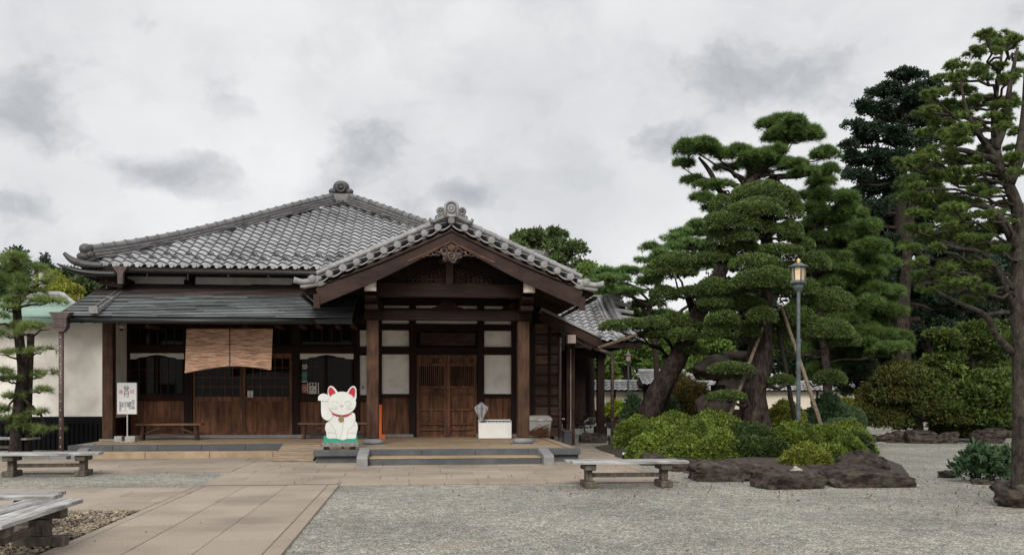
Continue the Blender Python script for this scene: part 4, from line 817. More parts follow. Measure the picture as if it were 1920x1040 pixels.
# side roof over the right flank, verge towards the viewer
A = P(1046, 594, 26.6); B = P(1127, 634, 26.6); A.x -= .5; A.z += .21
m = MB(); m.add([tuple(A), tuple(B), (B.x, 36, B.z), (A.x, 36, A.z), (A.x, A.y, A.z - .05), (B.x, B.y, B.z - .05), (B.x, 36, B.z - .05), (A.x, 36, A.z - .05)], [(0, 1, 2, 3), (7, 6, 5, 4), (0, 4, 5, 1), (1, 5, 6, 2)]); sr = m.build('side_roof', 'copper', hall)
m = MB(); m.beam(A + Vector((0, -.05, .02)), B + Vector((.02, -.05, .02)), .14, .075); m.build('verge_cap', 'tile', sr)
m = MB(); m.beam(A + Vector((0, -.02, -.16)), B + Vector((-.02, -.02, -.17)), .07, .24); m.beam(A + Vector((0, .0, -.30)), B + Vector((-.3, .0, -.31)), .06, .06); m.build('barge_board', 'wood_barge', sr)
m = MB(); p = P(1071, 634, 26.5); m.box(p.x - .10, p.x + .13, p.y - .02, p.y + .3, p.z - .14, p.z + .10); m.build('painted_end', 'paleend', sr)
m = MB(); p0, p1, p2 = P(1114, 652, 26.7), P(1148, 664, 26.7), P(1148, 838, 26.7); m.tube([p0, p1.lerp(p0, .15), p1 + Vector((0, 0, -.06)), p2], .05, 10); sp = m.build('downpipe', 'pipe', hall, smooth=True)
for t in (.1, .28, .42, .55, .7, .88): q = p1.lerp(p2, t); m = MB(); m.lathe(tuple(q), [(.06, -.02), (.06, .02)], 10); m.build('pipe_collar', 'pipe', sp)
m = MB(); p = P(1150, 838, 26.7); m.box(p.x - .12, p.x + .13, p.y - .13, p.y + .13, 0, .34); m.build('downpipe_foot', 'slot', hall)
m = MB(); p = P(1050, 700, 26.2); m.tube([(p.x, 26.2, 3.15), (p.x, 26.2, .32)], .045, 10); sp = m.build('downpipe', 'pipe', hall, smooth=True)
for z in (1.0, 1.9, 2.6, 2.95): m = MB(); m.lathe((p.x, 26.2, z), [(.054, -.02), (.054, .02)], 10); m.build('pipe_collar', 'pipe', sp)

# ------------------------------------------------------------------ rear hall with the steep tiled roof
rh_ = thing('rear_hall', 'smaller tiled building behind the right side of the porch with curved gable ridges', 'hall', (5.5, 33, 0))
T0 = P(1060, 566, 36.2).z; E = P(1150, 640, 33); RX = P(1166, 570, 35).x
m = MB(); tiles(m, (2.0, 33, E.z), (1, 0, 0), (0, 3.2, T0 - E.z), RX - 2.0, math.hypot(3.2, T0 - E.z), .30, .30); r2 = m.build('tiled_roof', 'tile', rh_)
def sagl(t): return -.16 * math.sin(math.pi * t)
kx = P(1146, 560, 35).x
for dx, r, h in ((0, .10, .20), (-.24, .075, .12), (-.38, .06, .10), (.2, .09, .12)):
    m = MB()
    for i in range(12):
        a, b = i / 12, (i + 1) / 12; f = lambda t: Vector((kx + dx + .25 * (t ** 1.6), 36.1 - 3.25 * t, T0 + (E.z - T0) * t + h + sagl(t)))
        m.tube([f(a), f(b)], [r, r * .94], 10); m.tube([f(a), f(a).lerp(f(b), .18)], r * (1.14 if dx == 0 else 1.0), 10)
    m.build('descending_ridge', 'tile_dark' if dx == 0 else 'tile', r2)
m = MB()
for i in range(7): t = (i + .5) / 7; z = T0 + (E.z - T0) * t + sagl(t) + .06; y = 36.1 - 3.1 * t; m.tube([(kx + .25, y, z + .05), (kx + .95, y, z - .06)], .085, 10)
m.build('verge_tile_row', 'tile', r2)
m = MB(); ridge_stack(m, [(1.8, 36.3, T0 - .02), (kx + .2, 36.3, T0 - .02)], .5, 4, .1, cap=False); m.box(kx + .1, kx + .62, 36.0, 36.5, T0 + .1, T0 + .32); m.box(kx + .15, kx + .72, 36.0, 36.5, T0 - .14, T0 + .07); m.build('main_ridge', 'tile', r2)
m = MB(); m.box(2, RX + .3, 33.1, 33.3, E.z - .22, E.z - .03); m.build('eave_beam', 'wood_dark', rh_)
m = MB(); m.add([(kx + .8, 33.1, E.z - .1), (kx + .8, 39.5, E.z - .1), (kx + .8, 36.3, T0 - .1), (1.8, 33.1, E.z - .1), (1.8, 39.5, E.z - .1), (1.8, 36.3, T0 - .1)], [(0, 1, 2), (5, 4, 3), (1, 4, 5, 2)]); m.build('gable_wall', 'wood_dark', rh_)
m = MB(); x = P(1126, 700, 34).x; m.box(x - .13, x + .13, 33.9, 34.16, .2, E.z - .2); m.box(x - .21, x + .21, 33.82, 34.24, .0, .34); m.build('veranda_post', 'wood_dark', rh_)
m = MB(); a = P(1098, 668, 34); m.box(a.x - 1.2, x + .2, 33.95, 34.12, 2.85, 3.1); m.build('veranda_beam', 'wood_dark', rh_)
m = MB(); a = P(1076, 803, 35.2); b = P(1176, 803, 35.2); m.box(a.x - 1, b.x, 35.2, 43, 0, .2); tag(m.build('terrace', 'concrete'), None, None, kind='structure')

# ------------------------------------------------------------------ white outbuilding on the left
ob = thing('white_outbuilding', 'white plastered outbuilding with pale green copper roof left of the temple', 'outbuilding', (-11, 27, 0))
OY = 26.95; m = MB(); m.box(-22, -8.2, OY, OY + 4, .93, 3.52); m.build('plaster_wall', 'plaster', ob)
m = MB(); m.box(-22, -8.2, OY - .03, OY + .2, .72, .93); m.build('skirting_rail', 'black', ob)
m = MB(); x = -16
while x < -8.25: m.box(x, x + .075, OY - .02, OY + .02, 0, .72); x += .125
m.box(-16, -8.22, OY + .021, OY + .1, 0, .72); m.build('slatted_skirting', 'black', ob)
m = MB(); m.box(-22, -8.55, OY - .75, OY - .7, 3.45, 3.6); m.build('eave_fascia', 'copper_green', ob)
m = MB(); n = 8
for i in range(n):
    t0, t1 = i / n, (i + 1) / n; y0, y1 = OY - .76 + 2.4 * t0, OY - .76 + 2.4 * t1; z0, z1 = 3.61 + .62 * t0, 3.61 + .62 * t1; x = -22
    while x < -8.6: xe = min(x + random.uniform(.8, 1.4), -8.55); m.add([(x, y0, z0 + .02), (xe, y0, z0 + .02), (xe, y1, z1), (x, y1, z1), (x, y0, z0), (xe, y0, z0)], [(0, 1, 2, 3), (4, 5, 1, 0)]); x = xe
m.add([(-22, OY + 1.64, 4.23), (-8.55, OY + 1.64, 4.23), (-8.55, OY + 4.5, 3.5), (-22, OY + 4.5, 3.5)], [(0, 1, 2, 3)]); m.build('roof', 'copper_green', ob)
m = MB(); m.box(-22, -8.55, OY - .70, OY + .01, 3.53, 3.58); m.build('soffit', 'wood_dark', ob)

# ------------------------------------------------------------------ benches of grey planks in the yard
def plank(x0, x1, y0, y1, z0, z1, seed):
    """one sawn plank with a worn, slightly wavy surface"""
    m = MB(); n = 14; V = []
    for i in range(n + 1):
        x = x0 + (x1 - x0) * i / n; w = lambda k: .006 * mn.noise(Vector((x * 3, seed * 5 + k, 0)))
        V += [(x, y0 + w(1), z0), (x, y0 + w(1), z1 - .012 + w(3)), (x, y0 + .014 + w(1), z1 + w(2)), (x, y1 - .014 + w(4), z1 + w(5)), (x, y1 + w(4), z1 - .012), (x, y1 + w(4), z0)]
    f = [(i * 6 + k, i * 6 + (k + 1) % 6, (i + 1) * 6 + (k + 1) % 6, (i + 1) * 6 + k) for i in range(n) for k in range(6)] + [tuple(reversed(range(6))), tuple(range(n * 6, n * 6 + 6))]
    return m.add(V, f)
def make_bench(label, L=1.98, W=.60, split=.5, inset=.34):
    t = thing('plank_bench', label, 'bench', (0, 0, 0), 'weathered plank benches in the yard'); h = .45; g = .018
    ys = -W / 2 + W * split
    plank(-L / 2 + .03, L / 2 + .02, -W / 2, ys - g, h - .045, h, 1).build('seat_plank', 'wood_bench', t); plank(-L / 2 - .03, L / 2 - .06, ys + g, W / 2, h - .045, h - .002, 2).build('seat_plank', 'wood_bench', t)
    for s_ in (-1, 1):
        x = s_ * (L / 2 - inset); m = MB(); m.box(x - .055, x + .055, -.10, .10, .11, h - .165); lg = m.build('leg', 'wood_leg', t, bevel=.008)
        m = MB(); m.box(x - .095, x + .095, -W * .40, W * .40, h - .155, h - .046); m.build('cap_block', 'wood_leg', lg, bevel=.012)
        m = MB(); m.box(x - .10, x + .10, -W * .42, W * .42, 0, .11); m.build('foot_block', 'wood_leg', lg, bevel=.014)
    m = MB(); m.box(-L / 2 + inset - .02, L / 2 - inset + .02, -.03, .03, .165, .235); m.build('stretcher', 'wood_leg', t, bevel=.005); return t
b1 = make_bench('weathered plank bench on the gravel in front of the stone steps, beside the path end'); b1.location = (3.55, 15.58, 0)
def bench(label, loc, rz):
    c = copy_tree(b1); c.location = loc; c.rotation_euler.z = rz; c['label'] = label; return c
bench('weathered bench on the far left gravel patch, standing lengthwise before the downpipe', (-7.02, 18.72, 0), R(1.5))
bench('weathered bench farthest back at the left, set askew under the small pine', (-10.55, 25.1, 0), R(-20))
bench('weathered bench at the left edge, its cracked grey end just behind the nearest bench', (-5.02, 11.15, 0.0), R(0))
bench('nearest weathered bench, pointing away from the viewer over the brown pebbles', (-3.83, 9.36, .02), R(90))
_q = G(1640, 828, .45); bench('weathered bench end poking out behind the azaleas at the right', (_q.x - .85, _q.y + .1, 0), R(-4))

# ------------------------------------------------------------------ benches on the hall floor
def hall_bench(label, cx, cy, L, mat_top):
    t = thing('wooden_bench', label, 'bench', (cx, cy, FZ), 'brown benches on the hall floor'); z = FZ; h = .45
    m = MB(); m.box(cx - L / 2, cx + L / 2, cy - .17, cy + .17, z + h - .05, z + h); m.build('seat', mat_top, t, bevel=.006)
    for sx in (-1, 1):
        for sy in (-1, 1): x = cx + sx * (L / 2 - .17); m = MB(); m.beam((x + sx * .03, cy + sy * .12, z), (x, cy + sy * .09, z + h - .05), .06, .06); m.build('leg', 'wood_board', t)
    m = MB(); m.box(cx - L / 2 + .17, cx + L / 2 - .17, cy - .02, cy + .02, z + .13, z + .18); m.build('stretcher', 'wood_board', t)
    for sx in (-1, 1): m = MB(); m.beam((cx + sx * (L / 2 - .2), cy - .03, z + .17), (cx + sx * .14, cy - .03, z + h - .06), .03, .04); m.build('brace', 'wood_board', t)
p0, p1 = P(257, 785, 25.9), P(380, 785, 25.9); hall_bench('brown bench with crossed braces under the left hall window', (p0.x + p1.x) / 2, 25.9, p1.x - p0.x, 'wood_seat')
p0, p1 = P(560, 785, 26.2), P(692, 785, 26.2); hall_bench('brown bench half hidden behind the white cat board', (p0.x + p1.x) / 2, 26.2, p1.x - p0.x, 'wood_seat')

# ------------------------------------------------------------------ beckoning cat cut out of board
def cat():
    k = .00158; o = P(640, 842, 21.3); base = Vector((o.x, 21.32, FZ)); y = 21.28
    t = thing('cat_cutout', 'white beckoning cat painted on a cut out board with red ears and collar', 'cutout', base)
    ZB = FZ + .06; X = lambda u: o.x + (u - 380) * k; Z = lambda v: ZB + (952 - v) * k
    def sh(pts, d, name, mat, par=None, th=.02):
        q, _ = densify([(X(u), 0, Z(v)) for u, v in pts] + [(X(pts[0][0]), 0, Z(pts[0][1]))], [1] * (len(pts) + 1), 4); m = MB(); m.prism([(a.x, a.z) for a in q[:-1]], y - d, y - d + th); return m.build(name, mat, par or t)
    def poly(pts, d, name, mat, par=None, th=.004):
        m = MB(); m.prism([(X(u), Z(v)) for u, v in pts], y - d, y - d + th); return m.build(name, mat, par or t)
    def line(m, pts, d, w=2.2):
        q, _ = densify([(X(u), y - d, Z(v)) for u, v in pts], [1] * len(pts), 4); m.tube(q, w * k, 5)
    ell = lambda cx, cy, rx, ry, n=28: [(cx + rx * math.cos(2 * math.pi * i / n), cy + ry * math.sin(2 * math.pi * i / n)) for i in range(n)]
    body = sh([(200, 590), (165, 625), (152, 690), (170, 750), (172, 800), (200, 832), (300, 830), (360, 845), (410, 856), (465, 836), (570, 834), (590, 790), (600, 740), (612, 680), (600, 615), (578, 580), (575, 505), (540, 465), (390, 480), (245, 460), (258, 515), (235, 565)], 0, 'body', 'white')
    sh([(96, 300), (100, 480), (128, 545), (190, 578), (245, 560), (260, 505), (240, 455), (205, 400), (200, 300)], .004, 'raised_arm', 'white', body)
    sh([(56, 292), (58, 240), (92, 203), (140, 195), (188, 215), (212, 258), (206, 302), (150, 306), (90, 296)], .008, 'raised_paw', 'white', body)
    head = sh(ell(390, 332, 199, 165, 20), .012, 'head', 'white')
    for pts in ([(197, 300), (190, 150), (212, 95), (246, 86), (290, 118), (332, 190), (300, 290)], [(452, 190), (498, 118), (540, 87), (575, 98), (593, 150), (582, 290), (480, 290)]): sh(pts, .010, 'ear', 'white', head)
    for pts in ([(222, 234), (202, 178), (206, 124), (235, 104), (262, 120), (299, 182), (262, 198)], [(480, 188), (510, 130), (545, 104), (568, 118), (576, 160), (568, 214), (552, 246), (525, 210)]): sh(pts, .030, 'inner_ear', 'catred', head, .006)
    m = MB()
    for cx in (295, 478): line(m, [(cx - 47, 338), (cx - 30, 312), (cx, 302), (cx + 28, 312), (cx + 42, 335)], .0125)
    for s_ in (-1, 1):
        c = 390 + s_ * 62
        line(m, [(c, 385), (c + s_ * 45, 365), (c + s_ * 75, 358)], .0125, 1.6); line(m, [(c, 400), (c + s_ * 60, 395), (c + s_ * 90, 396)], .0125, 1.6); line(m, [(c, 412), (c + s_ * 60, 415), (c + s_ * 95, 405)], .0125, 1.6)
    line(m, [(388, 385), (388, 430)], .0125, 1.4); m.build('face_lines', 'catline', head)
    poly([(355, 362), (385, 354), (418, 362), (410, 378), (388, 388), (362, 378)], .014, 'nose', 'catpink', head)
    m = MB(); up = [(245, 462), (300, 486), (345, 497), (390, 500), (440, 496), (490, 482), (535, 466)]; dn = [(530, 480), (490, 506), (455, 526), (395, 533), (330, 524), (280, 505), (252, 490)]
    m.prism([(X(u), Z(v)) for u, v in up + dn], y - .008, y); col = m.build('collar', 'catred', t)
    m = MB(); m.lathe((X(380), y - .012, Z(562)), [(41 * k, 0), (41 * k, .012)], 22, 'y'); b = m.build('bell', 'bell', col); m = MB(); m.lathe((X(380), y - .018, Z(522)), [(20 * k, 0), (20 * k, .01)], 12, 'y'); m.lathe((X(378), y - .016, Z(572)), [(10 * k, 0), (10 * k, .005)], 8, 'y'); m.build('bell_mark', 'bell', b)
    m = MB(); line(m, [(205, 588), (240, 640), (285, 700), (302, 745), (312, 815)], .0005); line(m, [(415, 590), (398, 680), (385, 770), (362, 832)], .0005); line(m, [(562, 640), (510, 690), (470, 735), (464, 830)], .0005); line(m, [(185, 752), (240, 748), (300, 760)], .0005); line(m, [(470, 756), (530, 752), (588, 760)], .0005); line(m, [(256, 500), (246, 450), (215, 400)], .0045); line(m, [(260, 510), (236, 562), (190, 577)], .0045); line(m, [(92, 298), (150, 305), (204, 302)], .0085); line(m, [(574, 508), (580, 560), (562, 640)], .0005); line(m, [(200, 330), (192, 300), (205, 260)], .0105); m.build('outline', 'catline', body)
    m = MB(); m.box(X(133), X(605), y + .004, y + .024, Z(884), Z(795)); m.build('grass_board', 'catgreen', t)
    m = MB(); m.box(X(105), X(625), y - .03, y + .07, Z(950), Z(884)); s = m.build('stand', 'steel', t, bevel=.004)
    for u in (180, 365, 545): m = MB(); m.lathe((X(u), y - .036, Z(915)), [(12 * k, 0), (12 * k, .006)], 8, 'y'); m.build('bolt', 'chrome', s)
    for u in (172, 538): m = MB(); m.box(X(u) - .06, X(u) + .06, y - .03, y + .1, FZ, Z(950)); m.build('stand_foot', 'wood_dark', t)
    m = MB(); m.beam((o.x, y + .03, ZB + .7), (o.x, y + .45, FZ), .04, .03); m.build('back_strut', 'wood_dark', t)
cat()

# ------------------------------------------------------------------ reception sign
def sign():
    Y = 25.0; x0, x1, z0, z1 = RC(219.5, 717, 256, 776, Y); cx = (x0 + x1) / 2; t = thing('reception_sign', 'white reception sign with black and red Japanese writing on a thin pole', 'sign', (cx, Y, FZ)); t.rotation_euler.z = 0
    m = MB(); m.box(x0, x1, Y, Y + .09, z0, z1); bd = m.build('board', 'signwhite', t, bevel=.004); m = MB(); m.tube([(cx + .0, Y + .045, z0), (cx, Y + .045, FZ)], .017, 8); m.build('pole', 'stud', t); w = x1 - x0; h = z1 - z0
    m = MB(); m.box(cx - .16, cx + .16, Y - .06, Y + .15, FZ, FZ + .02); m.build('foot_plate', 'concrete', t)
    def put(body, fx, fy, s, mat, name='writing'):
        v, f = text_mesh(body, s)
        if not len(v): return
        m = MB(); m.add([(x0 + w * fx + a[0], Y - .0035 - a[2] * .5, z1 - h * fy + a[1]) for a in v], f); m.build(name, mat, bd)
    put('受\n付', .48, .30, .155, 'black'); put('招', .77, .295, .115, 'redink'); put('福', .19, .30, .105, 'redink')
    put('招\nき\n猫', .83, .70, .085, 'black'); put('御\n朱\n印', .68, .735, .072, 'black'); put('絵\n馬', .575, .70, .072, 'black'); put('お\nみ\nく\nじ', .44, .76, .068, 'black'); put('お\n札', .31, .70, .072, 'black'); put('祈\n祷\n受\n付', .17, .765, .068, 'black')
sign()
for u0, u1, lab in ((216, 230, 'grey concrete block left of the sign pole'), (236, 255, 'grey concrete block right of the sign pole')):
    x0, x1, z0, z1 = RC(u0, 817, u1, 828, 25.1); m = MB(); m.box(x0, x1, 25.0, 25.2, FZ, z1); tag(m.build('concrete_block', 'concrete', loc=((x0 + x1) / 2, 25.1, FZ), bevel=.01), lab, 'block', 'concrete blocks weighting the sign')

# ------------------------------------------------------------------ reed blind hung below the eave
def blind():
    Y = 24.05; t = thing('reed_blind', 'brown split reed blind hanging under the eave with its lower edge rolled', 'blind', P(430, 690, Y)); n = 26; V = []; fr = []; th = .012
    a0, a1 = P(350, 617, Y), P(511.5, 617, Y); b0, b1 = P(346, 696, Y), P(508, 690, Y); k = 20
    for j in range(k + 1):
        s_ = j / k
        for i in range(n + 1):
            r = i / n; top = a0.lerp(a1, r); bot = b0.lerp(b1, r); bot.z += .13 * math.sin(math.pi * (min(r / .54, 1) if r < .54 else 1 - (r - .54) / .46) / 2) * 1.0 - 0; p = top.lerp(bot, s_); p.y += .035 * math.sin(r * 9) * s_ + .04 * s_ * s_; V.append(tuple(p))
    m = MB()
    for j in range(k):
        for i in range(n):
            a = j * (n + 1) + i; q = [V[a], V[a + 1], V[a + n + 2], V[a + n + 1]]; m.add(q + [(x, y + th, z) for x, y, z in q], [(0, 1, 2, 3), (7, 6, 5, 4)] + ([(3, 2, 6, 7)] if j == k - 1 else []) + ([(0, 3, 7, 4)] if i == 0 else []) + ([(1, 5, 6, 2)] if i == n - 1 else []), .5)
    m.build('reed_sheet', 'reed', t)
    m = MB(); m.tube([Vector(q) + Vector((0, -.01, -.02)) for q in V[k * (n + 1):]], .032, 10); m.build('rolled_hem', 'reed', t, smooth=True)
    m = MB(); m.tube([a0 + Vector((0, .006, .01)), a1 + Vector((0, .006, .01))], .014, 8); m.build('top_rail', 'wood_seat', t)
    p, q = P(431, 602, Y), P(431, 685, Y); m = MB(); m.tube([p + Vector((0, -.02, .15)), p + Vector((0, -.02, 0)), q + Vector((0, -.035, -.03))], .009, 6); m.tube([a0 + Vector((.1, 0, 0)), a0 + Vector((.1, 0, .3))], .006, 5); m.tube([a1 + Vector((-.1, 0, 0)), a1 + Vector((-.1, 0, .3))], .006, 5); m.build('cord', 'cord', t)
blind()
# ------------------------------------------------------------------ notices on the glass
def card(par, u0, v0, u1, v1, name, mat, d=-.005, label=None): x0, x1, z0, z1 = RC(u0, v0, u1, v1, WY + .02); m = MB(); m.box(x0, x1, WY + .02 + d - .018, WY + .018, z0, z1); return m.build(name, mat, par, label=label), (x0, x1, z0, z1)
def lines(par, rc, rows, mat='black', d=-.0265):
    x0, x1, z0, z1 = rc; m = MB()
    for (fx0, fx1, fz0, fz1) in rows: m.box(x0 + (x1 - x0) * fx0, x0 + (x1 - x0) * fx1, WY + .02 + d, WY + .0, z1 - (z1 - z0) * fz1, z1 - (z1 - z0) * fz0)
    m.build('print', mat, par)
c_, rc = card(win_cat, 567, 683, 576, 691.5, 'notice', 'paper'); lines(c_, rc, [(.35, .6, .2, .4), (.15, .35, .5, .7), (.6, .85, .5, .75)])
c_, rc = card(win_cat, 566, 696, 576, 704, 'sticker', 'green_s'); lines(c_, rc, [(.0, 1, .9, 1.0)], 'paper'); c_, rc = card(win_cat, 566, 705, 576, 716, 'sticker', 'green_s'); lines(c_, rc, [(.0, 1, .82, 1.0)], 'paper')
c_, rc = card(win_cat, 565, 720, 576, 736, 'sticker', 'red_s', label='red sticker with a pale ring'); m = MB(); m.torus(((rc[0] + rc[1]) / 2, WY - .006, (rc[2] * .54 + rc[3] * .46)), .045, .014, 16, 5); m.build('ring', 'paper', c_); m = MB(); m.ball(((rc[0] + rc[1]) / 2, WY - .004, (rc[2] * .54 + rc[3] * .46)), (.03, .004, .026), 10, 6); m.build('dot', 'black', c_)
c_, rc = card(win_cat, 580, 717, 593.5, 739, 'notice', 'paper'); lines(c_, rc, [(.15, .4, .06, .28), (.55, .85, .06, .28), (.2, .45, .42, .5), (.15, .4, .62, .68), (.6, .8, .6, .68)]); card(win_cat, 576.5, 717, 578, 739, 'notice', 'paper'); card(win_cat, 596, 717, 598, 739, 'notice', 'paper')
x0, x1, z0, z1 = RC(464.5, 732, 475, 744.5, WY); m = MB(); m.box(x0, x1, WY - .046, WY - .036, z0, z1); c_ = m.build('notice', 'paper', door_r); m = MB(); xm = (x0 + x1) / 2
for i in range(5): m.box(xm - .018, xm + .018, WY - .0475, WY - .046, z1 - .035 - i * .03, z1 - .02 - i * .03)
m.build('print', 'black', c_)
x0, x1, z0, z1 = RC(677.5, 720, 684, 731, WY); m = MB(); m.box(x0, x1, WY - .02, WY - .001, z0, z1); sw_ = m.build('light_switch', 'paper', hall); m = MB(); m.box(x0 + .03, x1 - .03, WY - .026, WY - .02, z0 + .05, z1 - .05); m.build('switch_key', 'slot', sw_)
p = P(221, 612, 26.1); cam_ = thing('security_camera', 'small white dome camera on the hall side wall', 'camera', (-7.94, 26.1, p.z)); m = MB(); m.lathe((-7.9, 26.1, p.z - .06), [(.05, 0), (.075, .02), (.08, .08), (.06, .1)], 16); m.build('housing', 'whitebox', cam_, smooth=True); m = MB(); m.ball((-7.9, 26.1, p.z - .065), (.05, .05, .05), 12, 8); m.build('dome', 'glass', cam_, smooth=True); m = MB(); m.box(-7.995, -7.94, 26.06, 26.14, p.z - .02, p.z + .04); m.build('bracket', 'whitebox', cam_)
# ------------------------------------------------------------------ small things on the platform
p0 = P(713, 808, 26.2); m = MB(); m.box(p0.x - .035, p0.x + .045, 26.1, 26.2, FZ + .12, P(713, 758, 26.2).z); m.box(p0.x - .02, p0.x + .14, 26.08, 26.24, FZ, FZ + .12); tag(m.build('orange_board', 'orange', loc=(p0.x, 26.15, FZ)), 'upright orange board leaning beside the left porch pillar', 'board')
x0, x1, z0, z1 = RC(897.5, 792, 959, 823, 25.6); us = thing('umbrella_stand', 'white box shaped umbrella stand beside the double door', 'umbrella stand', ((x0 + x1) / 2, 25.75, FZ))
m = MB(); m.box(x0, x1, 25.6, 25.615, FZ + .02, z1); m.box(x0, x0 + .015, 25.615, 25.9, FZ + .02, z1 + .055); m.box(x1 - .015, x1, 25.615, 25.9, FZ + .02, z1 + .055); m.box(x0, x1, 25.9, 25.915, FZ + .02, z1 + .08); m.box(x0 + .015, x1 - .015, 25.615, 25.9, FZ + .02, FZ + .05); m.build('box', 'whitebox', us)
m = MB(); n = 9
for i in range(1, n): x = x0 + (x1 - x0) * i / n; m.box(x - .012, x + .012, 25.615, 25.9, z1 + .03, z1 + .05)
m.box(x0 + .015, x1 - .015, 25.74, 25.76, z1 + .025, z1 + .05); m.build('divider_grid', 'slot', us)
m = MB(); m.box(x0 + .04, x0 + .13, 25.64, 25.72, FZ, FZ + .02); m.box(x1 - .13, x1 - .04, 25.64, 25.72, FZ, FZ + .02); m.build('feet', 'slot', us)
def umbrella():
    Y = 25.7; k = PX(902, Y); o = P(902.5, 792, Y); t = thing('umbrella', 'folded grey translucent umbrella standing tip up in the white stand', 'umbrella', o)
    Vv = []; n = 16; prof = [(2.6, 0), (5.5, 8), (11.5, 20), (13.5, 26.5), (8, 31), (2.0, 36)]; z0 = P(902, 790, Y).z
    for r, h in prof:
        for i in range(n): a = 2 * math.pi * i / n; q = r * k * (1 if i % 2 == 0 else .62); Vv.append((o.x + math.cos(a) * q, Y + math.sin(a) * q, z0 + h * k))
    m = MB(); m.add(Vv, [(j * n + i, j * n + (i + 1) % n, (j + 1) * n + (i + 1) % n, (j + 1) * n + i) for j in range(len(prof) - 1) for i in range(n)]); m.build('canopy', 'vinyl', t)
    m = MB(); m.tube([(o.x, Y, FZ + .08), (o.x, Y, z0 + 39 * k)], .008, 6); m.tube([(o.x, Y, z0 + 33 * k), (o.x, Y, z0 + 37 * k)], .02, 8); m.build('shaft', 'slot', t)
    m = MB()
    for i in range(0, n, 2): a = 2 * math.pi * i / n; m.tube([(o.x + math.cos(a) * r * k * 1.03, Y + math.sin(a) * r * k * 1.03, z0 + h * k) for r, h in prof[1:]], .004, 4)
    m.build('ribs', 'slot', t)
umbrella()
def storage_bin():
    Y = 26.35; x0, x1, z0, z1 = RC(992, 789, 1034, 818, Y); t = thing('storage_bin', 'grey plastic bin with a lid standing right of the porch pillar', 'bin', ((x0 + x1) / 2, Y + .25, FZ)); cx, cy = (x0 + x1) / 2, Y + .28
    w, d = (x1 - x0) / 2, .28; V = []
    for z, s in ((FZ, .88), (z1, 1.0)): V += [(cx - w * s, cy - d * s, z), (cx + w * s, cy - d * s, z), (cx + w * s, cy + d * s, z), (cx - w * s, cy + d * s, z)]
    m = MB(); m.add(V, [(3, 2, 1, 0), (4, 5, 6, 7), (0, 1, 5, 4), (1, 2, 6, 5), (2, 3, 7, 6), (3, 0, 4, 7)]); m.build('tub', 'plastic', t, bevel=.015)
    V = []
    for z, s in ((z1, 1.06), (z1 + .06, 1.08), (z1 + .13, .92), (z1 + .16, .75)): V += [(cx - w * s, cy - d * s, z), (cx + w * s, cy - d * s, z), (cx + w * s, cy + d * s, z), (cx - w * s, cy + d * s, z)]
    m = MB(); m.add(V, [(3, 2, 1, 0), (12, 13, 14, 15)] + [(j * 4 + i, j * 4 + (i + 1) % 4, (j + 1) * 4 + (i + 1) % 4, (j + 1) * 4 + i) for j in range(3) for i in range(4)]); m.build('lid', 'plastic', t, bevel=.008); m = MB(); m.box(cx - .06, cx + .08, cy - d * 1.1, cy - d * 1.05, z1 + .01, z1 + .05); m.build('latch', 'signwhite', t)
    for f in (-.35, .0, .35): m = MB(); m.box(cx + f * w * 2 - .006, cx + f * w * 2 + .006, cy - d * .985, cy - d * .9, FZ + .05, z1 - .02); m.build('rib', 'plastic', t)
storage_bin()
def broom():
    a = P(994, 806, 26.1); t = thing('twig_broom', 'brown twig broom head lying against the grey bin', 'broom', (a.x + .3, 26.1, FZ)); m = MB()
    for i in range(220):
        p = Vector((a.x - .05 + random.random() * .22, 26.05 + random.uniform(-.05, .1), FZ + .06 + random.random() * .14)); q = p + Vector((random.uniform(.25, .55), random.uniform(-.06, .06), random.uniform(-.12, .22))); q.z = max(q.z, FZ + .01); m.tube([p, q], [.005, .0025], 4)
    m.build('twigs', 'broom', t); m = MB(); m.tube([(a.x - .75, 26.3, FZ + .1), (a.x + .1, 26.1, FZ + .12)], .014, 8); m.build('handle', 'pole', t)
broom()
# ramp of timber slats up to the hall floor
rp = thing('timber_ramp', 'slatted timber ramp up to the hall floor left of the cat board', 'ramp', (-2.85, 22.6, 0)); n = 9
for i in range(n):
    y0, y1 = 21.6 + i * .222, 21.6 + (i + 1) * .222 - .014; z0, z1 = .07 + i * .0295, .07 + (i + 1) * .0295; m = MB(); m.add([(-3.26, y0, z0), (-2.33, y0, z0), (-2.33, y1, z1), (-3.26, y1, z1), (-3.26, y0, z0 - .03), (-2.33, y0, z0 - .03), (-2.33, y1, z1 - .03), (-3.26, y1, z1 - .03)], [(0, 1, 2, 3), (7, 6, 5, 4), (0, 4, 5, 1), (1, 5, 6, 2), (2, 6, 7, 3), (3, 7, 4, 0)]); m.build('slat', 'wood_ramp', rp)
for x in (-3.2, -2.8, -2.4): m = MB(); m.prismx([(21.62, 0), (21.62, .035), (23.55, .295), (23.55, 0)], x - .025, x + .025); m.build('bearer', 'wood_board', rp)
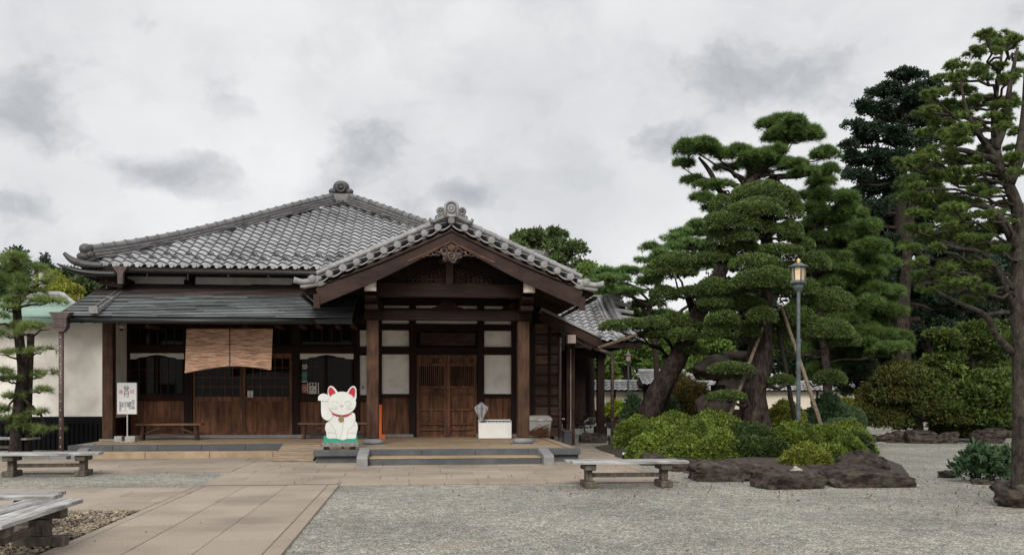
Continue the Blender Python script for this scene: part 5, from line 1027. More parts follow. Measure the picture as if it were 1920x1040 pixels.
# granite post and dark block right of the platform, path light
x0, x1, z0, z1 = RC(1048, 795, 1055, 826, 27.2); m = MB(); m.box(x0, x1, 27.2, 27.32, 0, z1); m.lathe(((x0 + x1) / 2, 27.26, z1), [(.055, 0), (.03, .03)], 8); tag(m.build('granite_post', 'granite_mid', loc=((x0 + x1) / 2, 27.26, 0), bevel=.008), 'slim grey granite post beside the platform corner', 'post')
x0, x1, z0, z1 = RC(1055.5, 806, 1074, 832, 27.0); pl = thing('stone_trough', 'dark stone trough with a rim beside the slim granite post', 'trough', ((x0 + x1) / 2, 27.15, 0)); m = MB(); m.box(x0 + .02, x1 - .02, 27.02, 27.35, 0, z1 - .06); m.build('trough_body', 'granite', pl, bevel=.01); m = MB(); m.box(x0, x1, 27.0, 27.37, z1 - .06, z1); m.build('rim', 'granite', pl, bevel=.01)
g = G(1170, 862); pt = thing('path_light', 'short dark path light with a white cap on the gravel edge', 'light', g); m = MB(); m.tube([(g.x, g.y, 0), (g.x, g.y, .13)], .04, 10); m.build('post', 'black', pt); m = MB(); m.lathe((g.x, g.y, .13), [(.042, 0), (.045, .04), (.03, .05)], 10); m.build('cap', 'whitebox', pt)

# ------------------------------------------------------------------ garden lamp on a tall post
def lamp(u, Yv, vtop, vfoot, label, s=1.0, name='garden_lamp'):
    k = PX(u, Yv) * s; c = P(u, vtop, Yv); zf = 0.0; t = thing(name, label, 'lamp', (c.x, Yv, zf)); X0 = c.x; Z = lambda d: c.z - d * k
    m = MB(); m.tube([(X0, Yv, zf), (X0, Yv, Z(150))], 4.1 * k, 14); m.tube([(X0, Yv, Z(150)), (X0, Yv, Z(58))], 3.4 * k, 14); m.lathe((X0, Yv, Z(150)), [(5.2 * k, -3 * k), (5.2 * k, 3 * k)], 14); m.build('post', 'lampmetal', t, smooth=False)
    m = MB(); m.lathe((X0, Yv, Z(58)), [(5 * k, 0), (7 * k, 3 * k), (9.5 * k, 7 * k), (10 * k, 12 * k), (15.5 * k, 15 * k), (15.5 * k, 18 * k), (13 * k, 20 * k)], 6); hd = m.build('lantern_base', 'lampmetal', t)
    m = MB()
    for i in range(6): a = math.radians(30 + i * 60) - .0; m.beam((X0 + 11.5 * k * math.cos(a), Yv + 11.5 * k * math.sin(a), Z(38)), (X0 + 13 * k * math.cos(a), Yv + 13 * k * math.sin(a), Z(13)), 2.2 * k, 2.2 * k)
    m.build('corner_bar', 'lampmetal', t)
    for i in range(6):
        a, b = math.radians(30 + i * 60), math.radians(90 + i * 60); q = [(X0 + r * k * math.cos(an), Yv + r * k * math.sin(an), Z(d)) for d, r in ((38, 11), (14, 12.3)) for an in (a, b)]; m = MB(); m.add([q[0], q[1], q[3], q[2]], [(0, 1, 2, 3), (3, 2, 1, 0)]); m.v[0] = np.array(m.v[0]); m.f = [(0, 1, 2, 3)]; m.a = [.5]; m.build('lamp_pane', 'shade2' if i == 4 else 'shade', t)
    m = MB(); m.lathe((X0, Yv, Z(14)), [(13 * k, 0), (20.5 * k, 1.2 * k), (20.5 * k, 2.2 * k), (14 * k, 5 * k), (8 * k, 8 * k), (4 * k, 10 * k)], 6); m.build('lantern_roof', 'lampmetal', t)
    m = MB(); m.lathe((X0, Yv, Z(5)), [(4.4 * k, 0), (2.6 * k, 1.5 * k), (4.0 * k, 3.6 * k), (3.8 * k, 5.5 * k), (1 * k, 8.6 * k), (.2 * k, 9 * k)], 12); m.build('finial', 'gold', t, smooth=True)
lamp(1497, 21.3, 488, 838, 'tall green metal garden lamp with cream panes and gilt finial')
lamp(1178, 42, 660, 745, 'distant garden lamp post seen behind the tiled boundary wall', .42, 'far_garden_lamp')

# ------------------------------------------------------------------ bicycle behind the rock
def bicycle():
    Y = 34.3; r = .29; xr = P(1109, 799, Y).x; xf = xr - 1.08; t = thing('bicycle', 'black bicycle with silver mudguards parked on the terrace edge behind the boulder', 'bicycle', ((xr + xf) / 2, Y, 0))
    for x in (xr, xf):
        m = MB(); m.torus((x, Y, r), r, .022, 32, 6); w = m.build('wheel', 'rubber', t); m = MB(); m.torus((x, Y, r), r - .03, .012, 32, 5)
        m.build('rim', 'chrome', w); m = MB()
        for i in range(14): a = math.pi * 2 * i / 14; m.tube([(x, Y, r), (x + (r - .03) * math.cos(a), Y, r + (r - .03) * math.sin(a))], .003, 3)
        m.build('spokes', 'chrome', w); m = MB(); pts = [(x + (r + .035) * math.cos(a), Y, r + (r + .035) * math.sin(a)) for a in [math.radians(10 + i * 14) for i in range(11)]]; m.tube(pts, .02, 6); m.build('mudguard', 'chrome', t)
    bb = Vector((xr - .40, Y, .27)); st = Vector((xr - .27, Y, .72)); hd_ = Vector((xf + .16, Y, .82)); m = MB()
    for a, b in ((bb, st), (bb, hd_ + Vector((0, 0, -.08))), (bb + (st - bb) * .5, hd_), (bb, Vector((xr, Y, r))), (st, Vector((xr, Y, r))), (hd_, Vector((xf, Y, r))), (hd_, hd_ + Vector((.05, 0, .2)))): m.tube([a, b], .02, 8)
    m.build('frame', 'black', t); m = MB(); m.ball(st + Vector((0, 0, .06)), (.13, .08, .035), 12, 6); m.build('saddle', 'rubber', t, smooth=True); m = MB(); p = hd_ + Vector((.05, 0, .2)); m.tube([p + Vector((.12, -.28, .02)), p + Vector((0, -.1, .03)), p + Vector((0, .1, .03)), p + Vector((.12, .28, .02))], .013, 6); m.build('handlebar', 'chrome', t)
    m = MB(); m.box(xr - .16, xr + .2, Y - .08, Y + .08, r * 2 + .06, r * 2 + .075); m.tube([(xr + .1, Y - .07, r * 2 + .06), (xr, Y - .06, r)], .008, 5); m.build('carrier', 'chrome', t); m = MB(); m.tube([bb + Vector((0, -.06, 0)), bb + Vector((.02, -.06, -.15))], .012, 5); m.torus(bb + Vector((0, -.05, 0)), .085, .012, 16, 5); m.build('crank', 'steel', t)
bicycle()
# pots and stones on the terrace
p = P(1160, 790, 36.5); t = thing('potted_plant', 'lime green leafy plant in a dark pot on the terrace', 'plant', (p.x, 36.5, .2)); m = MB(); m.lathe((p.x, 36.5, .2), [(.2, 0), (.28, .1), (.32, .3), (.29, .3)], 16); m.build('pot', 'clay', t)
L = Leaves()
for i in range(7): a = random.uniform(0, 6.28); q = random.random() * .42; L.cap((p.x - .05 + math.cos(a) * q, 36.5 + math.sin(a) * q * .7, .68 + random.random() * .38), (.22, .22, .18), 60, -.5)
L.build('leaves', 'potted', t, T_LEAF, 1.0, .5)
m = MB(); q = P(1160, 798, 35.9); m.lathe((q.x, 35.9, .2), [(.3, 0), (.5, .06), (.52, .2), (.46, .2)], 16); tag(m.build('low_bowl', 'clay', loc=(q.x, 35.9, .2)), 'wide dark planting bowl in front of the lime green plant', 'bowl')
for u, v, lab in ((1170, 787, 'round white stone, the upper one at the end of the terrace'), (1172, 796, 'round white stone, the lower one at the end of the terrace')):
    q = P(u, v, 35.6); m = MB(); m.ball((q.x, 35.6 + (v < 790) * .25, max(q.z, .31)), (.13, .13, .11), 10, 7, .1, 3); tag(m.build('white_stone', 'whitestone', loc=(q.x, 35.6, .2), smooth=True), lab, 'stone')
for u, lab in ((1127, 'small pale cylinder pot, left of a pair by the post'), (1134, 'small pale cylinder pot, right of a pair by the post')): q = P(u, 800, 35.4); m = MB(); m.lathe((q.x, 35.4, .2), [(.055, 0), (.06, .2), (.05, .2)], 12); tag(m.build('small_pot', 'granite_mid', loc=(q.x, 35.4, .2)), lab, 'pot')

# ------------------------------------------------------------------ tiled boundary wall and little gate roof behind
def boundary(u0, u1, Y, lab, nm='boundary_wall'):
    a, b = P(u0, 760, Y).x, P(u1, 760, Y).x; t = thing(nm, lab, 'wall', ((a + b) / 2, Y, 0)); zt = 1.6
    m = MB(); m.box(a, b, Y, Y + .2, .72, 1.75); m.build('plaster', 'plaster_far', t); m = MB(); m.box(a, b, Y - .02, Y + .22, 0, .72); m.build('dark_base', 'wood_dark', t)
    x = a + .4
    while x < b: m = MB(); m.box(x, x + .12, Y - .03, Y - .001, 0, 1.75); m.build('post', 'wood_dark', t); x += 1.55
    m = MB(); tiles(m, (a, Y - .45, 1.68), (1, 0, 0), (0, .52, .36), b - a, .66, .27, .2, seg=5, amp=.03); m.build('tile_coping', 'tile', t); m = MB(); ridge_stack(m, [(a, Y + .1, 2.02), (b, Y + .1, 2.02)], .26, 1, .085, .3); m.build('ridge', 'tile', t)
    m = MB(); m.box(a, b, Y - .4, Y + .2, 1.63, 1.66); m.build('eave_board', 'wood_dark', t)
boundary(1076, 1250, 45.0, 'cream boundary wall with tiled coping behind the terrace'); boundary(1300, 1620, 47.0, 'cream boundary wall glimpsed behind the thick trunk and azaleas')
a, b = P(1204, 712, 43.5).x, P(1308, 712, 43.5).x; t = thing('gate_roof', 'little tiled gable roof rising above the boundary wall', 'gate', ((a + b) / 2, 44.2, 0)); m = MB(); z = 1.95; tiles(m, (a, 43.4, z), (1, 0, 0), (0, 1.0, .52), b - a, 1.13, .27, .25, seg=5, amp=.03); m.build('roof_slope', 'tile', t); m = MB(); ridge_stack(m, [(a + .05, 44.45, z + .5), (b - .35, 44.45, z + .5)], .3, 2, .09, .3); m.build('ridge', 'tile', t)
m = MB(); m.prismx([(43.5, z - .05), (44.45, z + .46), (45.4, z - .05)], a + .1, b - .1); m.build('gable_body', 'wood_dark', t); m = MB(); m.box(a + .3, a + .5, 44.3, 44.5, 0, z); m.box(b - .5, b - .3, 44.3, 44.5, 0, z); m.build('gate_post', 'wood_dark', t)
# far grey roofs and a chimney beyond the outbuilding
fb = thing('far_house', 'pale grey roofed house beyond the green roofed outbuilding', 'house', (-13, 37, 0)); m = MB(); a = P(0, 600, 36).x; b = P(152, 600, 36).x; zt = P(100, 550, 38).z; ze = P(100, 586, 36).z
m.box(a, b - .4, 36.5, 42, 0, ze - .1); m.build('wall', 'plaster_far', fb); m = MB(); m.add([(a, 36, ze), (b, 36, ze), (b - 1.6, 38.5, zt), (a, 38.5, zt), (b, 43, ze)], [(0, 1, 2, 3), (1, 4, 2)]); m.build('roof', 'roofgrey', fb); m = MB(); m.beam((b - 1.6, 38.45, zt + .05), (b, 36, ze + .05), .2, .12); m.beam((a, 38.5, zt + .06), (b - 1.6, 38.5, zt + .06), .2, .14); m.build('ridge', 'roofgrey', fb)
p = P(77.5, 560, 35); m = MB(); m.tube([(p.x, 35, 0), (p.x, 35, P(77, 503, 35).z)], .085, 12); m.lathe((p.x, 35, P(77, 503, 35).z), [(.12, 0), (.12, .06), (.03, .12)], 10); tag(m.build('vent_pipe', 'concrete', loc=(p.x, 35, 0)), 'tall grey vent pipe rising above the green roof', 'pipe')
for u, v0, v1 in ((148, 555, 590),): p = P(u, v1, 33); m = MB(); m.tube([(p.x, 33, 0), (p.x, 33, P(u, v0, 33).z)], .05, 8); tag(m.build('bare_post', 'pole', loc=(p.x, 33, 0)), 'thin pale post behind the temple eave at the left', 'post')

# ------------------------------------------------------------------ planted island: soil, rocks, shrubs
mb = MB(); n = 40; ring = []
ISL = [(4.9, 23.6), (5.1, 20.5), (5.35, 17.9), (5.9, 16.4), (6.7, 15.6), (7.8, 15.2), (8.6, 15.6), (9.4, 17), (10.6, 19.5), (11.4, 22), (12, 25), (11, 29), (7, 30), (5.2, 27)]
cx_, cy_ = 8.3, 21.5; V = [(cx_, cy_, .30)]
for k_, hh in ((.55, .26), (.85, .14), (1.0, .01)): V += [(cx_ + (x - cx_) * k_, cy_ + (y - cy_) * k_, hh) for x, y in ISL]
q = len(ISL); mb.add(V, [(0, 1 + i, 1 + (i + 1) % q) for i in range(q)] + [(1 + j * q + i, 1 + (j + 1) * q + i, 1 + (j + 1) * q + (i + 1) % q, 1 + j * q + (i + 1) % q) for j in range(2) for i in range(q)]); struct(mb, 'planted_mound', 'soil', True)
def rock(u, vtop, vbot, hw, Y, label, seed, ry=.8, group=None, mat='rock'):
    """an angular boulder: hull of scattered points (flat fracture faces), then weathered by noise, sunk into the ground"""
    rd = random.Random(seed * 13 + 5); k = PX(u, Y); c = P(u, vbot, Y); h = (vbot - vtop) * k; b = max(c.z, 0); W = hw * k; bm = bmesh.new(); tl = rd.uniform(-.3, .3)
    for _ in range(34):
        d = Vector((rd.gauss(0, 1), rd.gauss(0, 1), rd.gauss(0, 1))).normalized(); q = Vector([math.copysign(abs(x) ** .6, x) for x in d]) * rd.uniform(.8, 1.05); bm.verts.new((q.x * W, q.y * W * ry, q.z * h * .72 * (1 + tl * q.x) + h * .22))
    r_ = bmesh.ops.convex_hull(bm, input=bm.verts); bmesh.ops.delete(bm, geom=[e for e in r_['geom_interior'] if isinstance(e, bmesh.types.BMVert)], context='VERTS')
    bmesh.ops.subdivide_edges(bm, edges=bm.edges, cuts=5, use_grid_fill=True); rw = Vector((seed * 3.7, seed * 1.3, 0)); bm.normal_update()
    for v in bm.verts:
        w = v.co; f = .16 * mn.noise(Vector((w.x * 2.2, w.y * 2.2, w.z * 5)) + rw) + .09 * mn.noise(Vector((w.x * 6, w.y * 6, w.z * 15)) + rw) + .06 * mn.noise(Vector((w.x * 15, w.y * 15, w.z * 30)) + rw); g = mn.noise(Vector((w.x * .8, w.y * .8, w.z * 9)) + rw); f -= .10 * max(0, g - .15) * 2
        v.co = w + v.normal * f * max(h, .3)
    for v in bm.verts: v.co = Vector((c.x + v.co.x, Y + v.co.y, max(-.03, b + v.co.z)))
    bmesh.ops.triangulate(bm, faces=bm.faces); bm.verts.index_update(); m = MB(); m.add([tuple(v.co) for v in bm.verts], [tuple(v.index for v in f.verts) for f in bm.faces]); bm.free()
    return tag(m.build('rock', mat, loc=(c.x, Y, 0)), label, 'rock', group)
gr = 'dark rocks edging the planted island'
for i, a in enumerate([(1345, 868, 908, 62, 16.6, 'long dark layered rock at the left front of the island'), (1405, 860, 892, 55, 17.0, 'flat topped brown rock with pale lichen behind the front rocks'), (1480, 886, 921, 74, 15.2, 'low dark rock at the very front of the island'),
                       (1630, 884, 921, 88, 15.4, 'long tapering dark rock reaching right onto the gravel'), (1610, 852, 896, 60, 17.4, 'blocky brown rock stacked above the long right rock'), (1640, 855, 890, 26, 17.6, 'steep rock at the right corner of the island'),
                       (1240, 846, 874, 45, 20.2, 'brown rock under the leftmost azaleas'), (1290, 855, 884, 42, 18.6, 'rounded rock right of the plank bench end'), (1192, 842, 860, 30, 22.6, 'small rock at the back left edge of the island'), (1545, 870, 895, 40, 16.9, 'dark rock under the yellow green azalea')]):
    rock(*a, i + 1, .75, gr)
rock(1112, 809, 834, 28, 29.2, 'low dark boulder in front of the bicycle', 31, .7)
q = P(1496, 884, 15.9); m = MB(); m.ball((q.x, 15.95, q.z), (.12, .09, .06), 12, 8, .3, 2); m.ball((q.x - .02, 15.95, q.z + .06), (.05, .045, .04), 8, 6, .2, 4); tag(m.build('white_stone', 'whitestone', loc=(q.x, 15.95, q.z - .06), smooth=True), 'small white stone resting among the front island rocks', 'stone')
SHN = 0
def shrub(u, vtop, hw, vbot, Y, mat, label, name='azalea_bush', cat='shrub', group='clipped azaleas on the island', dens=900, tm=None, sc=1.22, lump=.22, low=-.5, ry=.95):
    hw *= .98; k = PX(u, Y); c = P(u, vbot, Y); c.z = max(c.z, 0.02); h = (vbot - vtop) * k; t = thing(name, label, cat, (c.x, Y, max(0, c.z - .1)), group)
    m = MB(); m.tube([(c.x, Y, max(0, c.z - .3)), (c.x + .03, Y, c.z + h * .3), (c.x, Y, c.z + h * .6)], [.05, .04, .02], 6)
    for i in range(5): a = random.uniform(0, 6.28); m.tube([(c.x, Y, c.z + h * .1), (c.x + math.cos(a) * hw * k * .6, Y + math.sin(a) * hw * k * .5, c.z + h * .6)], [.025, .01], 5)
    m.build('stems', 'twig', t)
    L = Leaves(); L.cap((c.x, Y, c.z + h * .18), (hw * k, hw * k * ry, h * .84), dens, low, .88, .5, lump)
    L.cap((c.x, Y, c.z + h * .18), (hw * k * .8, hw * k * ry * .8, h * .68), dens * .45, low, .85, .5, lump)
    for i in range(7):                                 # uneven knobs on the outline
        a = random.uniform(0, 6.28); e = random.uniform(.15, 1.1); s = random.uniform(.20, .32); d = (math.cos(a) * math.cos(e), math.sin(a) * math.cos(e), math.sin(e)); L.cap((c.x + d[0] * hw * k * .72, Y + d[1] * hw * k * .7, c.z + h * .18 + d[2] * h * .62), (hw * k * s, hw * k * s, h * s * .8), dens * .8, -.1, .85, .5, lump)
    L.build('foliage', mat, t, tm or T_FINE, sc, .45); return t
for a in [(1195, 786, 42, 845, 24.6, 'azalea', 'leftmost rounded azalea beside the downpipe foot'), (1258, 781, 55, 848, 24.2, 'azalea', 'broad low azalea below the leaning pine trunk'), (1338, 777, 68, 842, 23.8, 'azalea', 'wide azalea with a flat bright top in front of the stone lantern'),
          (1240, 803, 46, 858, 22.2, 'azalea', 'rounded azalea above the left rocks, second row'), (1305, 797, 58, 866, 21.4, 'azalea', 'large domed azalea in the middle of the left clump'), (1352, 812, 44, 873, 19.4, 'azalea', 'round azalea right at the front of the left clump'),
          (1402, 796, 48, 858, 21.6, 'azalea_d', 'dark azalea at the left foot of the thick trunk'), (1436, 806, 55, 866, 20.8, 'azalea_d', 'dark loose shrub at the right foot of the thick trunk'), (1490, 797, 46, 848, 20.4, 'azalea', 'mid green azalea wrapped round the lamp post'),
          (1545, 800, 48, 852, 20.9, 'azalea', 'azalea beside the foot of the slanting pale pole'), (1585, 797, 50, 852, 22.0, 'azalea', 'outer right azalea sloping to the gravel'), (1608, 814, 26, 856, 20.6, 'azalea_d', 'small dark azalea above the right corner rocks'),
          (1512, 838, 46, 884, 17.6, 'azalea_y', 'yellow green azalea spilling over the front rocks'), (1556, 838, 36, 876, 18.4, 'azalea', 'small azalea between the yellow one and the brown rock')]: shrub(*a)
for a in [(1216, 818, 40, 862, 21.4, 'azalea', 'low azalea tucked under the leftmost azaleas'), (1288, 824, 42, 872, 19.9, 'azalea', 'small azalea left of the round front azalea'), (1403, 822, 38, 868, 19.2, 'azalea_d', 'dark azalea above the flat topped brown rock'), (1446, 824, 34, 866, 18.9, 'azalea_d', 'dark shrub left of the yellow green azalea'), (1590, 822, 34, 862, 19.6, 'azalea', 'azalea resting on the right corner rocks')]: shrub(*a)
shrub(1474, 756, 36, 818, 26.0, 'azalea_y', 'bright yellow green dome right of the thick trunk', group=None)
shrub(1553, 756, 34, 806, 26.5, 'aucuba', 'glossy leaved bush behind the slanting pale pole', 'glossy_bush', group=None, tm=T_LEAF, dens=180)
for a in [(1597, 764, 26, 797, 27.5, 'ball', 'clipped ball shrub, the upper of two right of the pale pole'), (1578, 785, 38, 815, 25.0, 'ball', 'clipped ball shrub, the lower of two right of the pale pole')]: shrub(*a, name='ball_shrub', group='clipped ball shrubs', lump=.04, dens=1100, sc=.8)
shrub(1585, 748, 30, 775, 30.0, 'azalea_y', 'low yellow green bush behind the clipped balls', group=None)
shrub(1247, 741, 26, 800, 28.5, 'ball', 'round grey green bush between the leaning trunk and the rusty hedge', 'round_bush', group=None, lump=.1, dens=1000)
shrub(1186, 742, 20, 800, 28.0, 'aucuba', 'dark bush left of the leaning pine trunk', 'round_bush', group=None, dens=350)
shrub(1278, 713, 60, 800, 31.0, 'rust', 'broad hedge with rusty brown top behind the leaning trunk', 'rusty_hedge', group=None, lump=.15, dens=280, tm=T_SMALL, sc=1.35)

# ------------------------------------------------------------------ rustic stone lantern behind the island shrubs
sl_ = thing('stone_lantern', 'rough brown stone lantern left of the thick trunk', 'lantern', (P(1352, 780, 26.4).x, 26.4, .2))
def lump(u, v, ru, rv, Y, name, seed, mat='lantern_stone', par=None): k = PX(u, Y); c = P(u, v, Y); m = MB(); m.ball(tuple(c), (ru * k, ru * k * .8, rv * k), 22, 14, .32, seed); return m.build(name, mat, par or sl_, smooth=True)
lump(1350, 690, 48, 22, 26.4, 'roof_stone', 3); lump(1385, 668, 30, 10, 26.45, 'cap_stone', 5); lb = lump(1365, 728, 30, 22, 26.4, 'light_box', 7); lump(1350, 768, 28, 20, 26.4, 'base_stone', 9); lump(1322, 760, 18, 20, 26.7, 'base_stone', 11)
m = MB(); p = P(1348, 727, 26.0); m.box(p.x - .15, p.x + .15, 25.9, 26.3, p.z - .09, p.z + .09); m.build('light_opening', 'black', lb)

# ------------------------------------------------------------------ trees
def grow(name, label, trunk, trad, pads, Y, leaf, tm, sc, dens, bark='bark', group=None, lead=None, low=-.25, dy=.5, lump=.2, flat=.95, inner=.7, tilt=.4, cat='tree', brn=.035, extra=None, seedy=1, base_z=0.0, jitterY=None, up=.5, tmin=.25, padk=(1, 1), sub=None, plimb=1.0, nbr=2):
    """tree > trunk (with limbs), crown. trunk: [(u,v,Y)] photo points; pads: [(u,v,ru,rv)] clumps at depth Y +- dy"""
    rd = random.Random(seedy); path = [P(*t) for t in trunk]; path[0].z = min(path[0].z, base_z + .05)
    if path[0].z > base_z: path[0].z = base_z
    t = thing(name, label, cat, path[0], group); m = MB(); pp, rr = densify(path, trad, 6); m.tube(pp, rr, 14, jit=.16)
    L = Leaves(); ends = []
    for pd in pads:
        u, v, ru, rv = pd[:4]; ru *= padk[0]; rv *= padk[1]; yy = Y + (pd[4] if len(pd) > 4 else rd.uniform(-dy, dy)); k = PX(u, yy); c = P(u, v, yy); 
        if sub is None: L.cap(tuple(c), (ru * k, ru * k * flat, rv * k), dens, low, inner, up, lump)
        else:                                          # a clump made of many tufts with gaps between
            for _ in range(sub[0]):
                a = rd.uniform(0, 6.28); q = math.sqrt(rd.random()) * .85; h = rd.uniform(-.35, .8); s = sub[1] * rd.uniform(.7, 1.25); L.cap((c.x + math.cos(a) * q * ru * k, yy + math.sin(a) * q * ru * k * flat, c.z + h * rv * k * (1 - .5 * q)), (ru * k * s, ru * k * s, min(ru, rv * 1.6) * k * s * .75), dens, low, inner, up, lump)
        if rd.random() > plimb: continue
        best = min((q for q in pp[int(len(pp) * tmin):]), key=lambda q: (q - c).length + 1.2 * max(0, q.z - c.z + .1)); b = c - Vector((0, 0, rv * k * .35))
        limb(m, best, b, max(.02, min(.5 * rr[pp.index(best)], brn * (1 + (b - best).length * .35))), .016, rd.uniform(-.05, .08), 5, .08)
        for j in range(nbr): a = rd.uniform(0, 6.28); q = c + Vector((math.cos(a) * ru * k * .75, math.sin(a) * ru * k * .7, rv * k * rd.uniform(-.1, .5))); limb(m, b, q, .016, .006, .05, 3, .1, 5)
    if extra:
        for pts, r0, r1 in extra: q, qr = densify([P(*x) for x in pts], [r0 + (r1 - r0) * i / (len(pts) - 1) for i in range(len(pts))], 5); m.tube(q, qr, 8, jit=.15)
    m.build('trunk', bark, t, smooth=True); L.build('crown', leaf, t, tm, sc, tilt); return t
# big pine with the leaning trunk
def px_pads(s, **k): return [tuple(float(x) for x in q.split(',')) for q in s.split()]
grow('leaning_pine', 'big pine with a thick leaning trunk and layered needle pads above the clipped evergreen', [(1206, 812, 26.6), (1222, 760, 26.6), (1252, 705, 26.6), (1284, 645, 26.8), (1308, 590, 27.0), (1345, 520, 27.4), (1385, 440, 27.6), (1397, 385, 27.7), (1398, 350, 27.7), (1430, 320, 27.7), (1470, 285, 27.7)], [.38, .31, .28, .255, .225, .20, .17, .14, .12, .08, .04],
     px_pads('1305,280,38,18 1282,312,17,11 1343,290,30,13 1385,288,30,13 1300,338,20,10 1335,352,30,11 1318,376,26,10 1335,392,18,8 1403,304,42,15 1440,312,44,18 1450,288,28,14 1478,240,50,17 1486,248,34,15 1470,232,30,14 1452,256,26,14 1510,252,26,16 1482,262,48,11 1502,308,40,15 1542,292,28,17 1550,325,27,14 1512,326,30,12 1425,332,28,8 1365,318,20,8'), 27.6, 'pine', T_PINE, 1.0, 330, low=-.25, dy=.8, seedy=3, brn=.035, lump=.3, sub=(7, .42), tmin=.6,
     extra=[([(1398, 385, 27.7), (1360, 372, 27.6), (1330, 320, 27.5), (1310, 295, 27.5)], .13, .04), ([(1375, 375, 27.6), (1345, 352, 27.4), (1332, 340, 27.3), (1326, 362, 27.3)], .07, .03), ([(1398, 375, 27.7), (1450, 335, 27.8), (1500, 330, 27.9), (1545, 320, 28)], .14, .04), ([(1455, 335, 27.8), (1478, 365, 28), (1482, 400, 28)], .06, .03), ([(1388, 395, 27.6), (1370, 405, 27.4), (1340, 395, 27.3)], .06, .02)])
grow('low_pine_limb_tree', 'low dark pine spreading a long horizontal limb towards the temple eave', [(1218, 810, 27.6), (1262, 705, 27.7), (1296, 640, 27.7), (1304, 600, 27.5), (1285, 545, 27.2)], [.13, .13, .13, .13, .09],
     px_pads('1150,614,24,11,-.8 1185,612,28,13,-.6 1222,610,32,15,-.4 1262,606,30,18,-.2 1240,628,44,8,-.1 1282,632,27,15,-.9 1265,498,46,19 1258,512,44,13 1245,556,26,18 1290,552,26,13 1322,545,20,12 1328,582,28,11 1298,660,24,9 1310,618,26,12'), 26.9, 'maki', T_FINE, 1.1, 1000, low=-.3, dy=.4, seedy=5, lump=.22, inner=.82)
grow('pine_tree', 'light green layered pine standing behind the dark clipped tree, at its right', [(1555, 812, 30), (1550, 700, 30), (1540, 600, 30), (1525, 500, 30), (1530, 420, 30), (1545, 340, 30)], [.16, .15, .13, .12, .09, .04],
     px_pads('1545,345,33,15 1562,372,38,17 1518,368,30,12 1582,402,38,17 1540,418,34,13 1602,436,42,18 1552,452,40,16 1628,468,38,18 1582,488,50,20 1652,498,34,16 1600,526,58,22 1552,536,40,20 1645,548,38,18 1662,588,32,16 1612,576,50,22 1572,602,40,20 1640,626,46,20 1682,638,24,14 1600,640,40,18 1655,660,40,16 1520,395,26,11 1560,505,40,14 1530,470,36,22,1.5 1545,560,50,34,1.8 1590,540,50,34,1.6 1560,640,50,34,1.6 1620,610,44,30,1.4 1515,440,40,30,1.8 1505,520,44,34,1.8 1500,600,46,34,1.9 1470,660,50,30,1.9 1560,420,44,26,1.5 1590,470,46,26,1.5 1640,560,44,26,1.3 1600,660,60,26,1.6 1540,690,50,24,1.8'), 29.6, 'pine', T_PINE, 1.15, 250, low=-.25, dy=1.0, seedy=8, lump=.3, brn=.03, sub=(7, .44))
grow('clipped_evergreen', 'tall dark evergreen clipped into stacked cloud shaped pads on a thick stripped trunk', [(1418, 830, 25), (1416, 790, 25), (1412, 740, 25), (1424, 680, 25), (1430, 600, 25), (1434, 520, 25), (1438, 440, 25), (1440, 390, 25)], [.52, .44, .38, .35, .29, .22, .15, .07],
     px_pads('1432,376,58,31,-.1 1424,390,44,16,-.9 1481,398,22,32,-.3 1411,402,54,20,-1.1 1351,391,19,23,-.3 1374,424,52,26,-1.0 1349,455,25,19,-.8 1442,433,24,14,-1.1 1482,440,21,26,-.4 1392,448,26,14,-1.2 1458,476,46,16,-.9 1416,498,46,20,-1.2 1524,496,29,22,-.4 1434,532,60,30,-1.5 1506,463,19,17,-.2 1340,488,41,15,-.4 1340,545,35,21,-.9 1342,570,33,15,-.8 1428,596,27,19,-1.3 1357,600,29,16,-1.0 1556,572,40,30,.2 1540,625,56,28,.1 1580,640,28,20,.3 1351,622,31,22,-.7 1370,694,41,13,-.9 1363,745,35,11,-1.0 1466,716,22,13,-.4 1500,545,32,24,-.2 1490,600,36,26,0 1400,575,34,18,-.6 1395,625,30,16,-.3 1460,640,30,20,.4 1556,712,28,17,.8 1385,470,40,15,-.5'), 24.8, 'maki', T_FINE, 1.0, 1300, bark='bark_strip', low=-.35, dy=.7, seedy=2, lump=.14, inner=.9, brn=.04, up=.7)
grow('pine_tree', 'slender pale green pine far behind the tiled wing, sky showing through its pads', [(1235, 760, 36), (1228, 650, 36), (1215, 590, 36), (1240, 520, 36), (1275, 460, 36), (1310, 425, 36)], [.10, .10, .10, .09, .07, .03],
     px_pads('1322,424,40,11 1288,438,34,9 1262,448,28,8 1240,466,34,8 1295,460,40,9 1222,490,32,9 1325,468,34,11 1255,480,34,8 1182,510,38,9 1148,526,36,9 1205,528,34,9 1172,552,38,9 1212,572,30,8 1130,512,24,8 1128,545,28,9 1240,590,30,10 1192,590,26,7 1220,510,30,8 1300,485,34,9 1330,500,30,10 1100,530,30,10 1350,440,34,10'), 35.5, 'pine_far', T_SOFT, .95, 110, low=-.25, dy=1.5, seedy=12, sub=(9, .38), lump=.35, brn=.05, bark='twig', extra=[([(1215, 590, 36), (1190, 560, 36), (1150, 535, 36)], .1, .03), ([(1228, 640, 36), (1280, 580, 36), (1330, 560, 36)], .1, .03)])
grow('broadleaf_tree', 'dark round topped broadleaf tree rising behind the porch roof', [(1030, 745, 44), (1030, 620, 44), (1028, 500, 44)], [.35, .3, .12],
     px_pads('1015,468,58,34 988,452,28,18 1058,480,42,30 1032,446,32,16 1090,505,26,20 965,470,20,18 1020,500,60,30 1075,470,22,14'), 44, 'oak', T_LEAF, 1.3, 40, low=-.4, dy=1.5, seedy=20, lump=.35, sub=(9, .36), bark='twig')
